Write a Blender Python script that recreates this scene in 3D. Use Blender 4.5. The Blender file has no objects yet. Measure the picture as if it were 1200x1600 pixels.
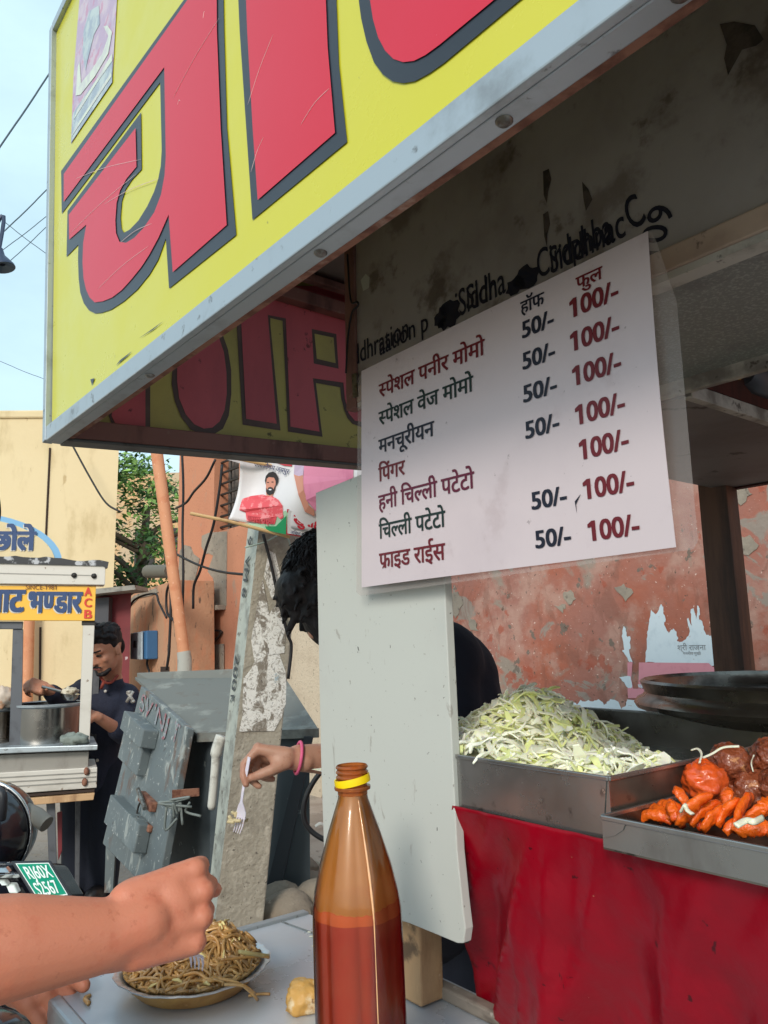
import bpy, bmesh, math, random
from mathutils import Vector as V, Matrix, noise as mnoise
from mathutils.geometry import tessellate_polygon
C = bpy.context.scene
COL = C.collection
rad = math.radians
# ------------------------------------------------------------------ camera
CAM = V((0, 0, 1.45)); FPX = 1202.0
PITCH = math.atan(199/1202); ROLL = math.atan(.022)
CROT = Matrix.Rotation(math.pi/2+PITCH, 3, 'X') @ Matrix.Rotation(-ROLL, 3, 'Z')
cd = bpy.data.cameras.new('camera'); cam = bpy.data.objects.new('camera', cd); COL.objects.link(cam)
cam.matrix_world = Matrix.Translation(CAM) @ CROT.to_4x4()
cd.sensor_fit = 'VERTICAL'; cd.sensor_height = 36; cd.lens = FPX/1600*36
cd.clip_start = .02; cd.clip_end = 2000
C.camera = cam
# ------------------------------------------------------------------ light
SUN_EL, SUN_AZ = rad(31), rad(196)          # azimuth measured from +Y towards +X
w = bpy.data.worlds.new('World'); C.world = w; w.use_nodes = True
nt = w.node_tree; bg = nt.nodes['Background']
sky = nt.nodes.new('ShaderNodeTexSky'); sky.sky_type = 'NISHITA'; sky.sun_disc = False
sky.sun_elevation = SUN_EL; sky.sun_rotation = SUN_AZ; sky.dust_density = 2.0; sky.air_density = 1.1
tc = nt.nodes.new('ShaderNodeTexCoord'); nz = nt.nodes.new('ShaderNodeTexNoise')
nz.inputs['Scale'].default_value = 1.6; nz.inputs['Detail'].default_value = 7; nz.inputs['Roughness'].default_value = .55
mp = nt.nodes.new('ShaderNodeMapping'); mp.inputs['Scale'].default_value = (1, 1, 2.2)
nt.links.new(tc.outputs['Generated'], mp.inputs['Vector']); nt.links.new(mp.outputs[0], nz.inputs['Vector'])
cr = nt.nodes.new('ShaderNodeValToRGB'); cr.color_ramp.elements[0].position = .3; cr.color_ramp.elements[1].position = .68
cr.color_ramp.elements[0].color = (.45,)*3+(1,); cr.color_ramp.elements[1].color = (.92,)*3+(1,)
nt.links.new(nz.outputs['Fac'], cr.inputs[0])
mx = nt.nodes.new('ShaderNodeMix'); mx.data_type = 'RGBA'
nt.links.new(cr.outputs[0], mx.inputs['Factor']); nt.links.new(sky.outputs[0], mx.inputs['A'])
mx.inputs['B'].default_value = (4.8, 6.6, 7.4, 1)      # thin bright cloud over the sky
nt.links.new(mx.outputs['Result'], bg.inputs['Color']); bg.inputs['Strength'].default_value = .12
sl = bpy.data.lights.new('sun', 'SUN'); sl.energy = 1.5; sl.angle = rad(14); sl.color = (1, .93, .82)
so = bpy.data.objects.new('sun', sl); COL.objects.link(so)
sd = V((math.sin(SUN_AZ)*math.cos(SUN_EL), math.cos(SUN_AZ)*math.cos(SUN_EL), math.sin(SUN_EL)))
so.rotation_euler = sd.to_track_quat('Z', 'Y').to_euler(); so.location = sd*30
C.view_settings.view_transform = 'Standard'; C.view_settings.look = 'None'
C.view_settings.exposure = 0.5; C.view_settings.gamma = 1
C.render.engine = 'CYCLES'; C.cycles.max_bounces = 8; C.cycles.transparent_max_bounces = 12
C.cycles.use_denoising = True; C.cycles.caustics_reflective = False; C.cycles.caustics_refractive = False
C.cycles.sample_clamp_indirect = 4
# ------------------------------------------------------------------ rays into the place
def ray(px, py):
    return CROT @ V(((px-600)/FPX, (800-py)/FPX, -1))
LD = ray(-370, 1020); LD.z = 0; LD.normalize()            # along the stall front, away from the camera
RD = V((LD.y, -LD.x, 0))                                  # into the stall
ZD = V((0, 0, 1))
def PY(px, py, y): d = ray(px, py); return CAM + d*(y/d.y)
def PZ(px, py, z): d = ray(px, py); return CAM + d*((z-CAM.z)/d.z)
def PR(px, py, r): d = ray(px, py); return CAM + d*(r/d.dot(RD))
def PL(px, py, l): d = ray(px, py); return CAM + d*(l/d.dot(LD))
def W(l, r, z): return LD*l + RD*r + ZD*z
# ------------------------------------------------------------------ colours and materials
def lin(c): return c/12.92 if c <= .04045 else ((c+.055)/1.055)**2.4
def S(r, g, b, k=1.0): return tuple(lin(x/255)*k for x in (r, g, b))
def mat(name, base, rough=.6, metal=0, layers=(), bump=0, bscale=60, bdist=.002, isl=0, sss=0, coat=0, spec=.5, rvar=0):
    """base colour + thresholded-noise layers (scale, lo, hi, colour, amount, stretch)"""
    m = bpy.data.materials.new(name); m.use_nodes = True
    t = m.node_tree; N = t.nodes; K = t.links.new; p = N['Principled BSDF']
    p.inputs['Roughness'].default_value = rough; p.inputs['Metallic'].default_value = metal
    p.inputs['Specular IOR Level'].default_value = spec
    if coat: p.inputs['Coat Weight'].default_value = coat; p.inputs['Coat Roughness'].default_value = .12
    if sss:
        p.inputs['Subsurface Weight'].default_value = sss; p.inputs['Subsurface Radius'].default_value = (.6, .25, .12)
        p.inputs['Subsurface Scale'].default_value = .012
    co = N.new('ShaderNodeTexCoord').outputs['Object']
    col = None
    def noise_fac(sc, lo, hi, st, det=6, dist=0):
        src = co
        if st:
            g = N.new('ShaderNodeMapping'); g.inputs['Scale'].default_value = st; K(co, g.inputs['Vector']); src = g.outputs[0]
        n = N.new('ShaderNodeTexNoise'); n.inputs['Scale'].default_value = sc; n.inputs['Detail'].default_value = det
        n.inputs['Roughness'].default_value = .62; n.inputs['Distortion'].default_value = dist
        K(src, n.inputs['Vector'])
        r = N.new('ShaderNodeMapRange'); r.inputs['From Min'].default_value = lo; r.inputs['From Max'].default_value = hi
        r.interpolation_type = 'SMOOTHSTEP'; K(n.outputs['Fac'], r.inputs['Value'])
        return r.outputs['Result']
    for L in layers:
        sc, lo, hi, c = L[:4]; amt = L[4] if len(L) > 4 else 1; st = L[5] if len(L) > 5 else None
        f = noise_fac(sc, lo, hi, st, dist=L[6] if len(L) > 6 else 0)
        if amt != 1:
            q = N.new('ShaderNodeMath'); q.operation = 'MULTIPLY'; q.inputs[1].default_value = amt; K(f, q.inputs[0]); f = q.outputs[0]
        x = N.new('ShaderNodeMix'); x.data_type = 'RGBA'; K(f, x.inputs['Factor'])
        if col is None: x.inputs['A'].default_value = (*base, 1)
        else: K(col, x.inputs['A'])
        x.inputs['B'].default_value = (*c, 1); col = x.outputs['Result']
    if isl:
        g = N.new('ShaderNodeNewGeometry'); r = N.new('ShaderNodeMapRange')
        r.inputs['To Min'].default_value = 1-isl; r.inputs['To Max'].default_value = 1+isl; K(g.outputs['Random Per Island'], r.inputs['Value'])
        x = N.new('ShaderNodeMix'); x.data_type = 'RGBA'; x.blend_type = 'MULTIPLY'; x.inputs['Factor'].default_value = 1
        if col is None: x.inputs['A'].default_value = (*base, 1)
        else: K(col, x.inputs['A'])
        K(r.outputs['Result'], x.inputs['B']); col = x.outputs['Result']
    if col is None: p.inputs['Base Color'].default_value = (*base, 1)
    else: K(col, p.inputs['Base Color'])
    if rvar:
        f = noise_fac(9, .35, .7, None); r = N.new('ShaderNodeMapRange')
        r.inputs['To Min'].default_value = max(.03, rough-rvar); r.inputs['To Max'].default_value = min(1, rough+rvar)
        K(f, r.inputs['Value']); K(r.outputs['Result'], p.inputs['Roughness'])
    if bump:
        n = N.new('ShaderNodeTexNoise'); n.inputs['Scale'].default_value = bscale; n.inputs['Detail'].default_value = 5
        K(co, n.inputs['Vector']); b = N.new('ShaderNodeBump'); b.inputs['Strength'].default_value = bump
        b.inputs['Distance'].default_value = bdist; K(n.outputs['Fac'], b.inputs['Height']); K(b.outputs[0], p.inputs['Normal'])
    return m
# ------------------------------------------------------------------ mesh builder (world coordinates)
class MB:
    def __init__(s): s.v = []; s.f = []; s.mi = []; s.m = 0
    def add(s, vs, fs):
        o = len(s.v); s.v += [V(p) for p in vs]
        for f in fs: s.f.append([i+o for i in f]); s.mi.append(s.m)
        return s
    def poly(s, pts):
        """flat, possibly concave polygon"""
        tri = tessellate_polygon([[V(p) for p in pts]]); return s.add(pts, [list(t) for t in tri])
    def slab(s, pts, off):
        """polygon extruded by the vector off"""
        n = len(pts); off = V(off); a = [V(p) for p in pts]; tri = tessellate_polygon([a])
        fs = [list(t) for t in tri] + [[i+n for i in reversed(t)] for t in tri]
        for i in range(n): j = (i+1) % n; fs.append([i, i+n, j+n, j])
        return s.add(a+[p+off for p in a], fs)
    def box(s, c, hx, hy, hz, ax=None):
        c = V(c); ax = ax or (V((1, 0, 0)), V((0, 1, 0)), ZD)
        vs = [c+ax[0]*(hx*i)+ax[1]*(hy*j)+ax[2]*(hz*k) for k in (-1, 1) for j in (-1, 1) for i in (-1, 1)]
        return s.add(vs, [(0, 2, 3, 1), (4, 5, 7, 6), (0, 1, 5, 4), (2, 6, 7, 3), (0, 4, 6, 2), (1, 3, 7, 5)])
    def sbox(s, l0, l1, r0, r1, z0, z1):
        """box in stall axes"""
        return s.box(W((l0+l1)/2, (r0+r1)/2, (z0+z1)/2), abs(l1-l0)/2, abs(r1-r0)/2, abs(z1-z0)/2, (LD, RD, ZD))
    def beam(s, a, b, wx, wy, up=ZD):
        a, b = V(a), V(b); d = (b-a); L = d.length; d.normalize(); u = up-d*up.dot(d)
        if u.length < 1e-4: u = V((0, 1, 0))-d*d.y
        u.normalize(); q = d.cross(u)
        return s.box((a+b)/2, L/2, wx/2, wy/2, (d, q, u))
    def tube(s, path, r, n=8, cap=True, flat=1.0):
        path = [V(p) for p in path]; k = len(path); rs = r if isinstance(r, (list, tuple)) else [r]*k
        vs = []; fs = []; prev = None
        for i, p in enumerate(path):
            d = (path[min(i+1, k-1)]-path[max(i-1, 0)])
            if d.length < 1e-9: d = V((0, 0, 1))
            d.normalize()
            if prev is None:
                u = d.orthogonal().normalized()
            else:
                u = prev-d*prev.dot(d); u = u.normalized() if u.length > 1e-6 else d.orthogonal().normalized()
            prev = u; q = d.cross(u)
            for j in range(n):
                a = 2*math.pi*j/n; vs.append(p+(u*math.cos(a)+q*math.sin(a)*flat)*rs[i])
        for i in range(k-1):
            for j in range(n):
                a = i*n+j; b = i*n+(j+1) % n; fs.append((a, b, b+n, a+n))
        if cap: fs.append(tuple(reversed(range(n)))); fs.append(tuple(range((k-1)*n, k*n)))
        return s.add(vs, fs)
    def cap(s, p0, r0, p1, r1, n=14, h=5):
        """round cone"""
        p0, p1 = V(p0), V(p1); d = p1-p0; L = d.length
        if L < 1e-6: d = ZD.copy(); L = 1e-6
        d = d/L; path = []; rs = []
        for i in range(h+1):
            a = math.pi/2*(1-i/h); path.append(p0-d*(r0*math.sin(a))); rs.append(max(r0*math.cos(a), r0*.03))
        for i in range(h+1):
            a = math.pi/2*i/h; path.append(p1+d*(r1*math.sin(a))); rs.append(max(r1*math.cos(a), r1*.03))
        return s.tube(path, rs, n)
    def ell(s, c, rx, ry, rz, ax=None, n=16, m=10):
        c = V(c); ax = ax or (V((1, 0, 0)), V((0, 1, 0)), ZD); vs = []; fs = []
        for i in range(m+1):
            t = math.pi*(i/m); t = min(max(t, .02), math.pi-.02)
            for j in range(n):
                a = 2*math.pi*j/n
                vs.append(c+ax[0]*(rx*math.sin(t)*math.cos(a))+ax[1]*(ry*math.sin(t)*math.sin(a))+ax[2]*(rz*math.cos(t)))
        for i in range(m):
            for j in range(n):
                a = i*n+j; b = i*n+(j+1) % n; fs.append((a, a+n, b+n, b))
        fs.append(tuple(range(n))); fs.append(tuple(reversed(range(m*n, m*n+n))))
        return s.add(vs, fs)
    def lathe(s, prof, c, n=32, fn=None, ax=None, closed=False):
        """prof: (r, h) list; fn(angle, r, h) -> r"""
        c = V(c); ax = ax or (V((1, 0, 0)), V((0, 1, 0)), ZD); vs = []; fs = []; k = len(prof)
        for r, h in prof:
            for j in range(n):
                a = 2*math.pi*j/n; q = fn(a, r, h) if fn else r
                vs.append(c+ax[0]*(q*math.cos(a))+ax[1]*(q*math.sin(a))+ax[2]*h)
        for i in range(k-1):
            for j in range(n):
                a = i*n+j; b = i*n+(j+1) % n; fs.append((a, b, b+n, a+n))
        if closed:
            fs.append(tuple(reversed(range(n)))); fs.append(tuple(range((k-1)*n, k*n)))
        return s.add(vs, fs)
    def grid(s, fn, nu, nv):
        vs = [fn(i/nu, j/nv) for j in range(nv+1) for i in range(nu+1)]
        return s.add(vs, [(j*(nu+1)+i, j*(nu+1)+i+1, (j+1)*(nu+1)+i+1, (j+1)*(nu+1)+i) for j in range(nv) for i in range(nu)])
    def build(s, name, mats, parent=None, smooth=False, bevel=0, solid=0, sub=0, origin=None, seg=2):
        if not isinstance(mats, (list, tuple)): mats = [mats]
        if parent is not None:
            q = parent; o = V((0, 0, 0))
            while q is not None: o = o+V(q.location); q = q.parent
            me_o = V((0, 0, 0)) if parent.type != 'EMPTY' or parent.parent else V((0, 0, 0))
            org = o
        else:
            xs = [p.x for p in s.v]; ys = [p.y for p in s.v]; zs = [p.z for p in s.v]
            org = V(origin) if origin is not None else V(((min(xs)+max(xs))/2, (min(ys)+max(ys))/2, min(zs)))
        me = bpy.data.meshes.new(name); me.from_pydata([tuple(p-org) for p in s.v], [], s.f); me.update()
        for m in mats: me.materials.append(m)
        for p, i in zip(me.polygons, s.mi): p.material_index = i; p.use_smooth = bool(smooth)
        bm = bmesh.new(); bm.from_mesh(me); bmesh.ops.recalc_face_normals(bm, faces=bm.faces)
        if smooth == 'auto':
            for e in bm.edges:
                e.smooth = not (len(e.link_faces) == 2 and e.calc_face_angle(0) > rad(38))
        bm.to_mesh(me); bm.free()
        ob = bpy.data.objects.new(name, me); COL.objects.link(ob)
        if parent is not None: ob.parent = parent
        else: ob.location = org
        if solid: q = ob.modifiers.new('thick', 'SOLIDIFY'); q.thickness = solid; q.offset = 0
        if bevel:
            q = ob.modifiers.new('bevel', 'BEVEL'); q.width = bevel; q.segments = seg; q.limit_method = 'ANGLE'; q.angle_limit = rad(40)
        if sub: q = ob.modifiers.new('sub', 'SUBSURF'); q.levels = sub; q.render_levels = sub
        return ob
def thing(name, label, cat, loc=(0, 0, 0), group=None):
    o = bpy.data.objects.new(name, None); COL.objects.link(o); o.location = loc; o.empty_display_size = .1
    o['label'] = label; o['category'] = cat
    if group: o['group'] = group
    return o
def tag(o, label, cat, group=None, kind=None):
    o['label'] = label; o['category'] = cat
    if group: o['group'] = group
    if kind: o['kind'] = kind
    return o
def struct(o): o['kind'] = 'structure'; return o
def organic(mb, name, m, parent=None, voxel=.004, it=6, sub=0):
    """fuse round cones and ellipsoids into one continuous smooth surface"""
    me = bpy.data.meshes.new('tmp'); me.from_pydata([tuple(p) for p in mb.v], [], mb.f)
    bm = bmesh.new(); bm.from_mesh(me); bmesh.ops.recalc_face_normals(bm, faces=bm.faces); bm.to_mesh(me); bm.free()
    ob = bpy.data.objects.new('tmp', me); COL.objects.link(ob)
    r = ob.modifiers.new('r', 'REMESH'); r.mode = 'VOXEL'; r.voxel_size = voxel
    q = ob.modifiers.new('s', 'SMOOTH'); q.factor = .5; q.iterations = it
    dg = bpy.context.evaluated_depsgraph_get(); ev = ob.evaluated_get(dg); m2 = bpy.data.meshes.new_from_object(ev)
    out = MB(); out.v = [V(p.co) for p in m2.vertices]; out.f = [list(p.vertices) for p in m2.polygons]; out.mi = [0]*len(out.f)
    bpy.data.objects.remove(ob); bpy.data.meshes.remove(me); bpy.data.meshes.remove(m2)
    return out.build(name, m, parent, smooth=True, sub=sub)
def bez(a, b, c, d, n=12):
    a, b, c, d = V(a), V(b), V(c), V(d); out = []
    for i in range(n+1):
        t = i/n; u = 1-t; out.append(a*u**3+b*3*u*u*t+c*3*u*t*t+d*t**3)
    return out
def crom(pts, n=6):
    """Catmull-Rom through the points"""
    P = [V(p) for p in pts]; P = [P[0]*2-P[1]]+P+[P[-1]*2-P[-2]]; out = []
    for i in range(1, len(P)-2):
        a, b, c, d = P[i-1:i+3]
        for k in range(n):
            t = k/n; out.append(.5*((2*b)+(c-a)*t+(2*a-5*b+4*c-d)*t*t+(3*b-a-3*c+d)*t**3))
    out.append(P[-2]); return out
# ------------------------------------------------------------------ lettering
_gc = {}
def glyphs(s):
    if s in _gc: return _gc[s]
    c = bpy.data.curves.new('t', 'FONT'); c.body = s; c.size = 1; c.resolution_u = 4
    o = bpy.data.objects.new('t', c); COL.objects.link(o)
    me = bpy.data.meshes.new_from_object(o.evaluated_get(bpy.context.evaluated_depsgraph_get()))
    r = ([V((p.co.x, p.co.y)) for p in me.vertices], [list(p.vertices) for p in me.polygons])
    bpy.data.objects.remove(o); bpy.data.curves.remove(c); bpy.data.meshes.remove(me); _gc[s] = r; return r
def adv(s):
    return max(p.x for p in glyphs(s+'|')[0])-max(p.x for p in glyphs('|')[0])
def half(s, cut):
    v, f = glyphs(s); bm = bmesh.new(); vs = [bm.verts.new((p.x, p.y, 0)) for p in v]
    for q in f:
        try: bm.faces.new([vs[i] for i in q])
        except ValueError: pass
    bmesh.ops.bisect_plane(bm, geom=bm.verts[:]+bm.edges[:]+bm.faces[:], plane_co=(cut, 0, 0), plane_no=(1, 0, 0), clear_outer=True)
    bm.verts.index_update(); r = ([V((p.co.x, p.co.y)) for p in bm.verts], [[x.index for x in q.verts] for q in bm.faces]); bm.free(); return r
STEM = .205
def compose(s):
    """plain text; '~x' is the half form of x, '^' the slanting r under the letter before it"""
    V2 = []; F2 = []; x = 0; buf = ''
    def put(g, dx):
        o = len(V2); V2.extend([p+V((dx, 0)) for p in g[0]]); F2.extend([[i+o for i in q] for q in g[1]])
    i = 0
    def flush():
        nonlocal buf, x
        if buf: put(glyphs(buf), x); x += adv(buf); buf = ''
    while i < len(s):
        if s[i] == '~':
            flush(); g = s[i+1]; a = adv(g); cut = a-STEM; put(half(g, cut), x); x += cut+.012; i += 2
        elif s[i] == '^':
            flush(); gv = [p.x for p in glyphs(s[i-1])[0] if p.y < .03]; sx = sum(gv)/len(gv)-adv(s[i-1])
            put(([V(q) for q in ((sx-.20, -.02), (sx-.17, .04), (sx+.02, .20), (sx+.02, .12))], [[0, 1, 2, 3]]), x); i += 1
        elif s[i] == '1':
            flush(); put(([V(q) for q in ((.20, 0), (.31, 0), (.31, .69), (.22, .69), (.04, .58), (.04, .48), (.20, .54))], [[0, 1, 2, 3, 6], [3, 4, 5, 6]]), x); x += .5; i += 1
        else: buf += s[i]; i += 1
    flush(); return V2, F2
def letter(mb, s, P, ex, ey, n, width=None, size=None, bold=0, sy=None, lift=.0006):
    """text on a plane: baseline-left P, axes ex/ey, lifted along n; scaled to width, or to size"""
    v, f = compose(s); x0 = min(p.x for p in v); x1 = max(p.x for p in v)
    k = size if size else width/(x1-x0); ky = sy or k
    k = width/(x1-x0) if width else k
    sh = [(0, 0)] if not bold else [(-bold, -bold*.5), (bold, bold*.5), (0, 0), (-bold, bold*.5), (bold, -bold*.5)]
    for q, (dx, dy) in enumerate(sh):
        mb.add([P+ex*((p.x-x0+dx)*k)+ey*((p.y+dy)*ky)+n*(lift+q*.00006) for p in v], f)
    return mb
# ================================================================== FOOD STALL
rng = random.Random(5)
M_yel = mat('sign_yellow', S(206, 200, 52), .33, layers=[(1.6, .5, .8, S(214, 206, 88), .5), (60, .70, .74, S(90, 80, 50), .6)], coat=.12, rvar=.06, spec=.35)
M_red = mat('sign_red', S(206, 22, 50), .38, layers=[(2.2, .45, .8, S(212, 44, 74), .5), (55, .71, .74, S(240, 190, 190), .5)], coat=.1, spec=.35)
M_blk = mat('sign_black', S(34, 38, 48), .35, layers=[(4, .45, .8, S(52, 56, 68), .6)])
M_dirty_y = mat('old_sign_yellow', S(200, 188, 108), .6, layers=[(5, .4, .75, S(170, 156, 100), .8), (28, .62, .70, S(60, 50, 36), .8), (3, .55, .8, S(176, 168, 110), .5)])
M_dirty_r = mat('old_sign_red', S(216, 100, 112), .55, layers=[(6, .4, .75, S(184, 84, 96), .8, (1, 1, .4)), (30, .63, .70, S(60, 30, 32), .7)])
M_dirty_k = mat('old_sign_black', S(92, 74, 72), .6, layers=[(8, .45, .75, S(128, 104, 98), .7)])
M_alu = mat('trim_aluminium', S(176, 184, 190), .42, .55, layers=[(14, .5, .75, S(120, 120, 120), .6), (40, .62, .7, S(84, 78, 72), .7)], bump=.1)
M_rust = mat('rusty_edge', S(150, 104, 84), .85, layers=[(30, .42, .62, S(112, 70, 56), 1), (18, .58, .68, S(186, 160, 146), .7)], bump=.4, bscale=120)
M_hdr = mat('header_steel', S(168, 161, 160), .55, layers=[(3, .42, .68, S(142, 132, 129), .95), (9, .54, .66, S(112, 100, 94), .7), (14, .58, .68, S(96, 82, 76), .8), (26, .68, .72, S(160, 146, 138), .6), (7, .62, .7, S(92, 66, 52), .5, (1, 1, .35))], bump=.08, bscale=30)
M_soff = mat('soffit_speckled', S(150, 152, 150), .7, layers=[(240, .5, .62, S(186, 188, 186), .8), (6, .5, .7, S(126, 126, 126), .8), (14, .66, .7, S(50, 46, 44), .9)], bump=.25, bscale=260)
M_lipm = mat('soffit_edge', S(206, 202, 196), .6, layers=[(12, .45, .65, S(120, 112, 106), .8), (25, .6, .66, S(70, 60, 56), .8)])
M_cav = mat('cavity_red_wood', S(84, 38, 32), .7, layers=[(10, .4, .7, S(52, 26, 22), .9, (1, 4, 1))])
M_dark = mat('dark_board', S(134, 128, 126), .6, layers=[(4, .4, .7, S(112, 104, 102), .9), (20, .62, .7, S(54, 46, 44), .8)])
M_brn = mat('brown_frame', S(138, 98, 92), .7, layers=[(12, .45, .7, S(72, 48, 46), .9, (1, 1, .3)), (35, .62, .68, S(150, 120, 112), .6)], bump=.2)
M_wht = mat('painted_board', S(194, 196, 190), .5, layers=[(2.5, .42, .75, S(178, 172, 170), .8), (5, .55, .75, S(184, 196, 192), .7), (75, .685, .71, S(60, 56, 52), .9, None, 1.5), (130, .67, .70, S(120, 112, 104), .7), (16, .64, .70, S(146, 138, 130), .6, (2.5, 2.5, .8), 1)], bump=.06, bscale=90)
M_edge = mat('board_edge', S(70, 58, 50), .8, layers=[(30, .45, .65, S(120, 104, 92), .8)], bump=.4)
M_wood = mat('pale_wood', S(196, 158, 118), .75, layers=[(16, .45, .65, S(150, 110, 78), .8, (1, 1, .25)), (12, .56, .66, S(84, 68, 56), .85), (22, .62, .68, S(226, 206, 176), .8)], bump=.4, bscale=90)
M_dwood = mat('dark_post_wood', S(112, 78, 60), .55, layers=[(14, .4, .65, S(60, 42, 36), .95, (1, 1, .12)), (20, .6, .7, S(126, 88, 64), .7, (1, 1, .1))], bump=.4, bscale=70)
M_steel = mat('steel_shelf', S(204, 210, 218), .36, .3, layers=[(4, .4, .75, S(178, 184, 194), .8), (55, .70, .73, S(226, 230, 232), .7), (34, .70, .73, S(84, 84, 86), .7), (3, .6, .8, S(196, 200, 206), .6)], rvar=.12)
M_tray = mat('tray_steel', S(160, 158, 156), .3, .85, layers=[(9, .45, .72, S(126, 120, 116), .9, (1, 1, .4)), (30, .62, .70, S(70, 60, 54), .75), (60, .70, .74, S(226, 222, 214), .9)], rvar=.1)
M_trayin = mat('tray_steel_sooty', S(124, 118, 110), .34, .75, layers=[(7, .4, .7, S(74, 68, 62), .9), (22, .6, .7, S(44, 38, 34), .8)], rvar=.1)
M_cloth = mat('red_cloth', S(146, 0, 25), .32, layers=[(5, .42, .72, S(116, 0, 18), .8), (3, .56, .7, S(96, 2, 16), .6, (1, 1, .5)), (46, .67, .70, S(60, 10, 14), .9), (14, .64, .70, S(84, 4, 14), .75, (1, 1, .4), 1.2), (18, .69, .72, S(40, 8, 12), .85, (1, 1, .3), 1.2), (80, .735, .75, S(226, 200, 160), .9)], bump=.2, bscale=110, bdist=.003, spec=.25)
M_ink = mat('marker_ink', S(22, 24, 44), .6)
M_screw = mat('screw_steel', S(140, 138, 134), .4, .8, layers=[(60, .45, .6, S(90, 80, 70), .8)])

stall = thing('food_stall', 'steel street food stall with a yellow canopy sign and a red cloth front', 'food stall', W(.1, 1.0, 0))
RF = .358
def pf(px, py, off=0): return PR(px, py, RF)-RD*off
# ---- canopy front sign
m = MB(); a = pf(80, 690); ztr = 1.825
tl = pf(88, 44)
fas = [W(1.362, RF, ztr), W(-.75, RF, ztr), W(-.75, RF, 2.69), tl]
m.slab(fas, RD*.018); sign = m.build('canopy_sign_panel', M_yel, stall)
def fpoly(name, pts, mm, off, sc=2.0, ox=0, oy=0):
    b = MB(); b.poly([pf(ox+x/sc, oy+y/sc, off) for x, y in pts]); return b.build(name, mm, sign)
def smooth_poly(pts):
    return pts
blk1 = [(193,535),(585,-10),(700,-70),(703,100),(712,400),(741,735),(531,902),(521,745),(497,812),(470,858),(432,905),(390,942),(350,968),(320,978),(300,980),(280,970),(264,948),(253,915),(248,870),(246,810),(247,765),(210,803),(213,660),(443,352),(445,530),(415,562),(395,592),(383,630),(379,680),(382,715),(390,728),(408,718),(435,690),(463,645),(484,600),(497,560),(505,520),(508,470),(503,258),(195,668)]
red1 = [(203,545),(598,-8),(682,-60),(683,100),(695,400),(714,705),(545,852),(532,672),(500,745),(470,800),(445,838),(415,875),(385,908),(355,931),(325,943),(300,946),(284,930),(273,905),(265,870),(262,820),(264,760),(274,703),(220,750),(219,672),(428,402),(431,523),(400,560),(380,596),(369,635),(365,690),(367,730),(378,757),(398,760),(424,745),(455,712),(487,665),(508,610),(519,550),(523,490),(518,212),(203,632)]
fpoly('letter_outline', blk1, M_blk, .0012); fpoly('red_letter', red1, M_red, .0022)
fpoly('letter_outline', [(745,-60),(1044,-260),(1062,200),(1088,445),(792,688),(775,440),(752,100)], M_blk, .0012)
fpoly('red_letter', [(772,-60),(1014,-260),(1030,150),(1053,418),(811,627),(795,400),(778,100)], M_red, .0022)
fpoly('letter_outline', [(560,-110),(562,0),(566,30),(574,65),(586,98),(600,117),(615,128),(632,131),(650,128),(672,116),(695,100),(818,-2),(980,-140),(980,-330)], M_blk, .0012, 1)
fpoly('red_letter', [(578,-110),(581,0),(586,32),(594,60),(605,81),(618,94),(633,99),(650,97),(668,88),(690,72),(790,-10),(950,-150),(950,-300)], M_red, .0022, 1)
zh = pf(300, -40).z
def lrect(l0, l1, z0, z1, mm, off, nm): b = MB(); b.poly([W(l0, RF-off, z0), W(l1, RF-off, z0), W(l1, RF-off, z1), W(l0, RF-off, z1)]); b.build(nm, mm, sign)
lrect(pf(296, -20).dot(LD), -.70, zh, zh+.12, M_blk, .0010, 'letter_outline'); lrect(pf(304, -20).dot(LD), -.69, zh+.012, zh+.108, M_red, .0020, 'red_letter')
for xa, xb in ((300, 348), (386, 507)):
    lrect(pf(xa-6, -25).dot(LD), pf(xb+7, -25).dot(LD), pf(xa, -28).z, zh+.05, M_blk, .0011, 'letter_outline'); lrect(pf(xa, -25).dot(LD), pf(xb, -25).dot(LD), pf(xa, -28).z, zh+.05, M_red, .0021, 'red_letter')
# faded sticker of flowing shapes, top left of the sign
M_st1 = mat('faded_sticker_lilac', S(186, 164, 190), .45, layers=[(22, .45, .6, S(206, 190, 200), .8), (40, .55, .62, S(196, 130, 160), .7)])
M_st2 = mat('faded_sticker_blue', S(160, 172, 186), .45, layers=[(25, .45, .6, S(196, 208, 206), .8)])
M_st3 = mat('faded_sticker_white', S(214, 222, 206), .45, layers=[(25, .45, .6, S(190, 186, 196), .6)])
def spoly(pts, mm, off): fpoly('faded_sticker', pts, mm, off, 1200/180, 60, 0)
spoly([(440,-90),(830,-330),(825,0),(775,850),(345,1500),(370,830),(410,300)], M_st1, .0011)
spoly([(480,330),(540,120),(640,60),(650,250),(590,360),(520,640),(500,740),(470,560)], M_st2, .0017)
spoly([(455,870),(440,640),(420,700),(400,1000),(450,990),(600,800),(740,560),(780,340),(730,270),(690,280),(740,380),(680,560),(560,740)], M_st3, .0019)
spoly([(370,1180),(780,590),(778,860),(348,1490)], M_st2, .0016)
spoly([(375,1260),(420,1140),(640,800),(780,560),(780,640),(620,870)], M_st3, .0020)
spoly([(400,1330),(770,760),(775,800),(350,1440)], M_st3, .0021)
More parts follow.
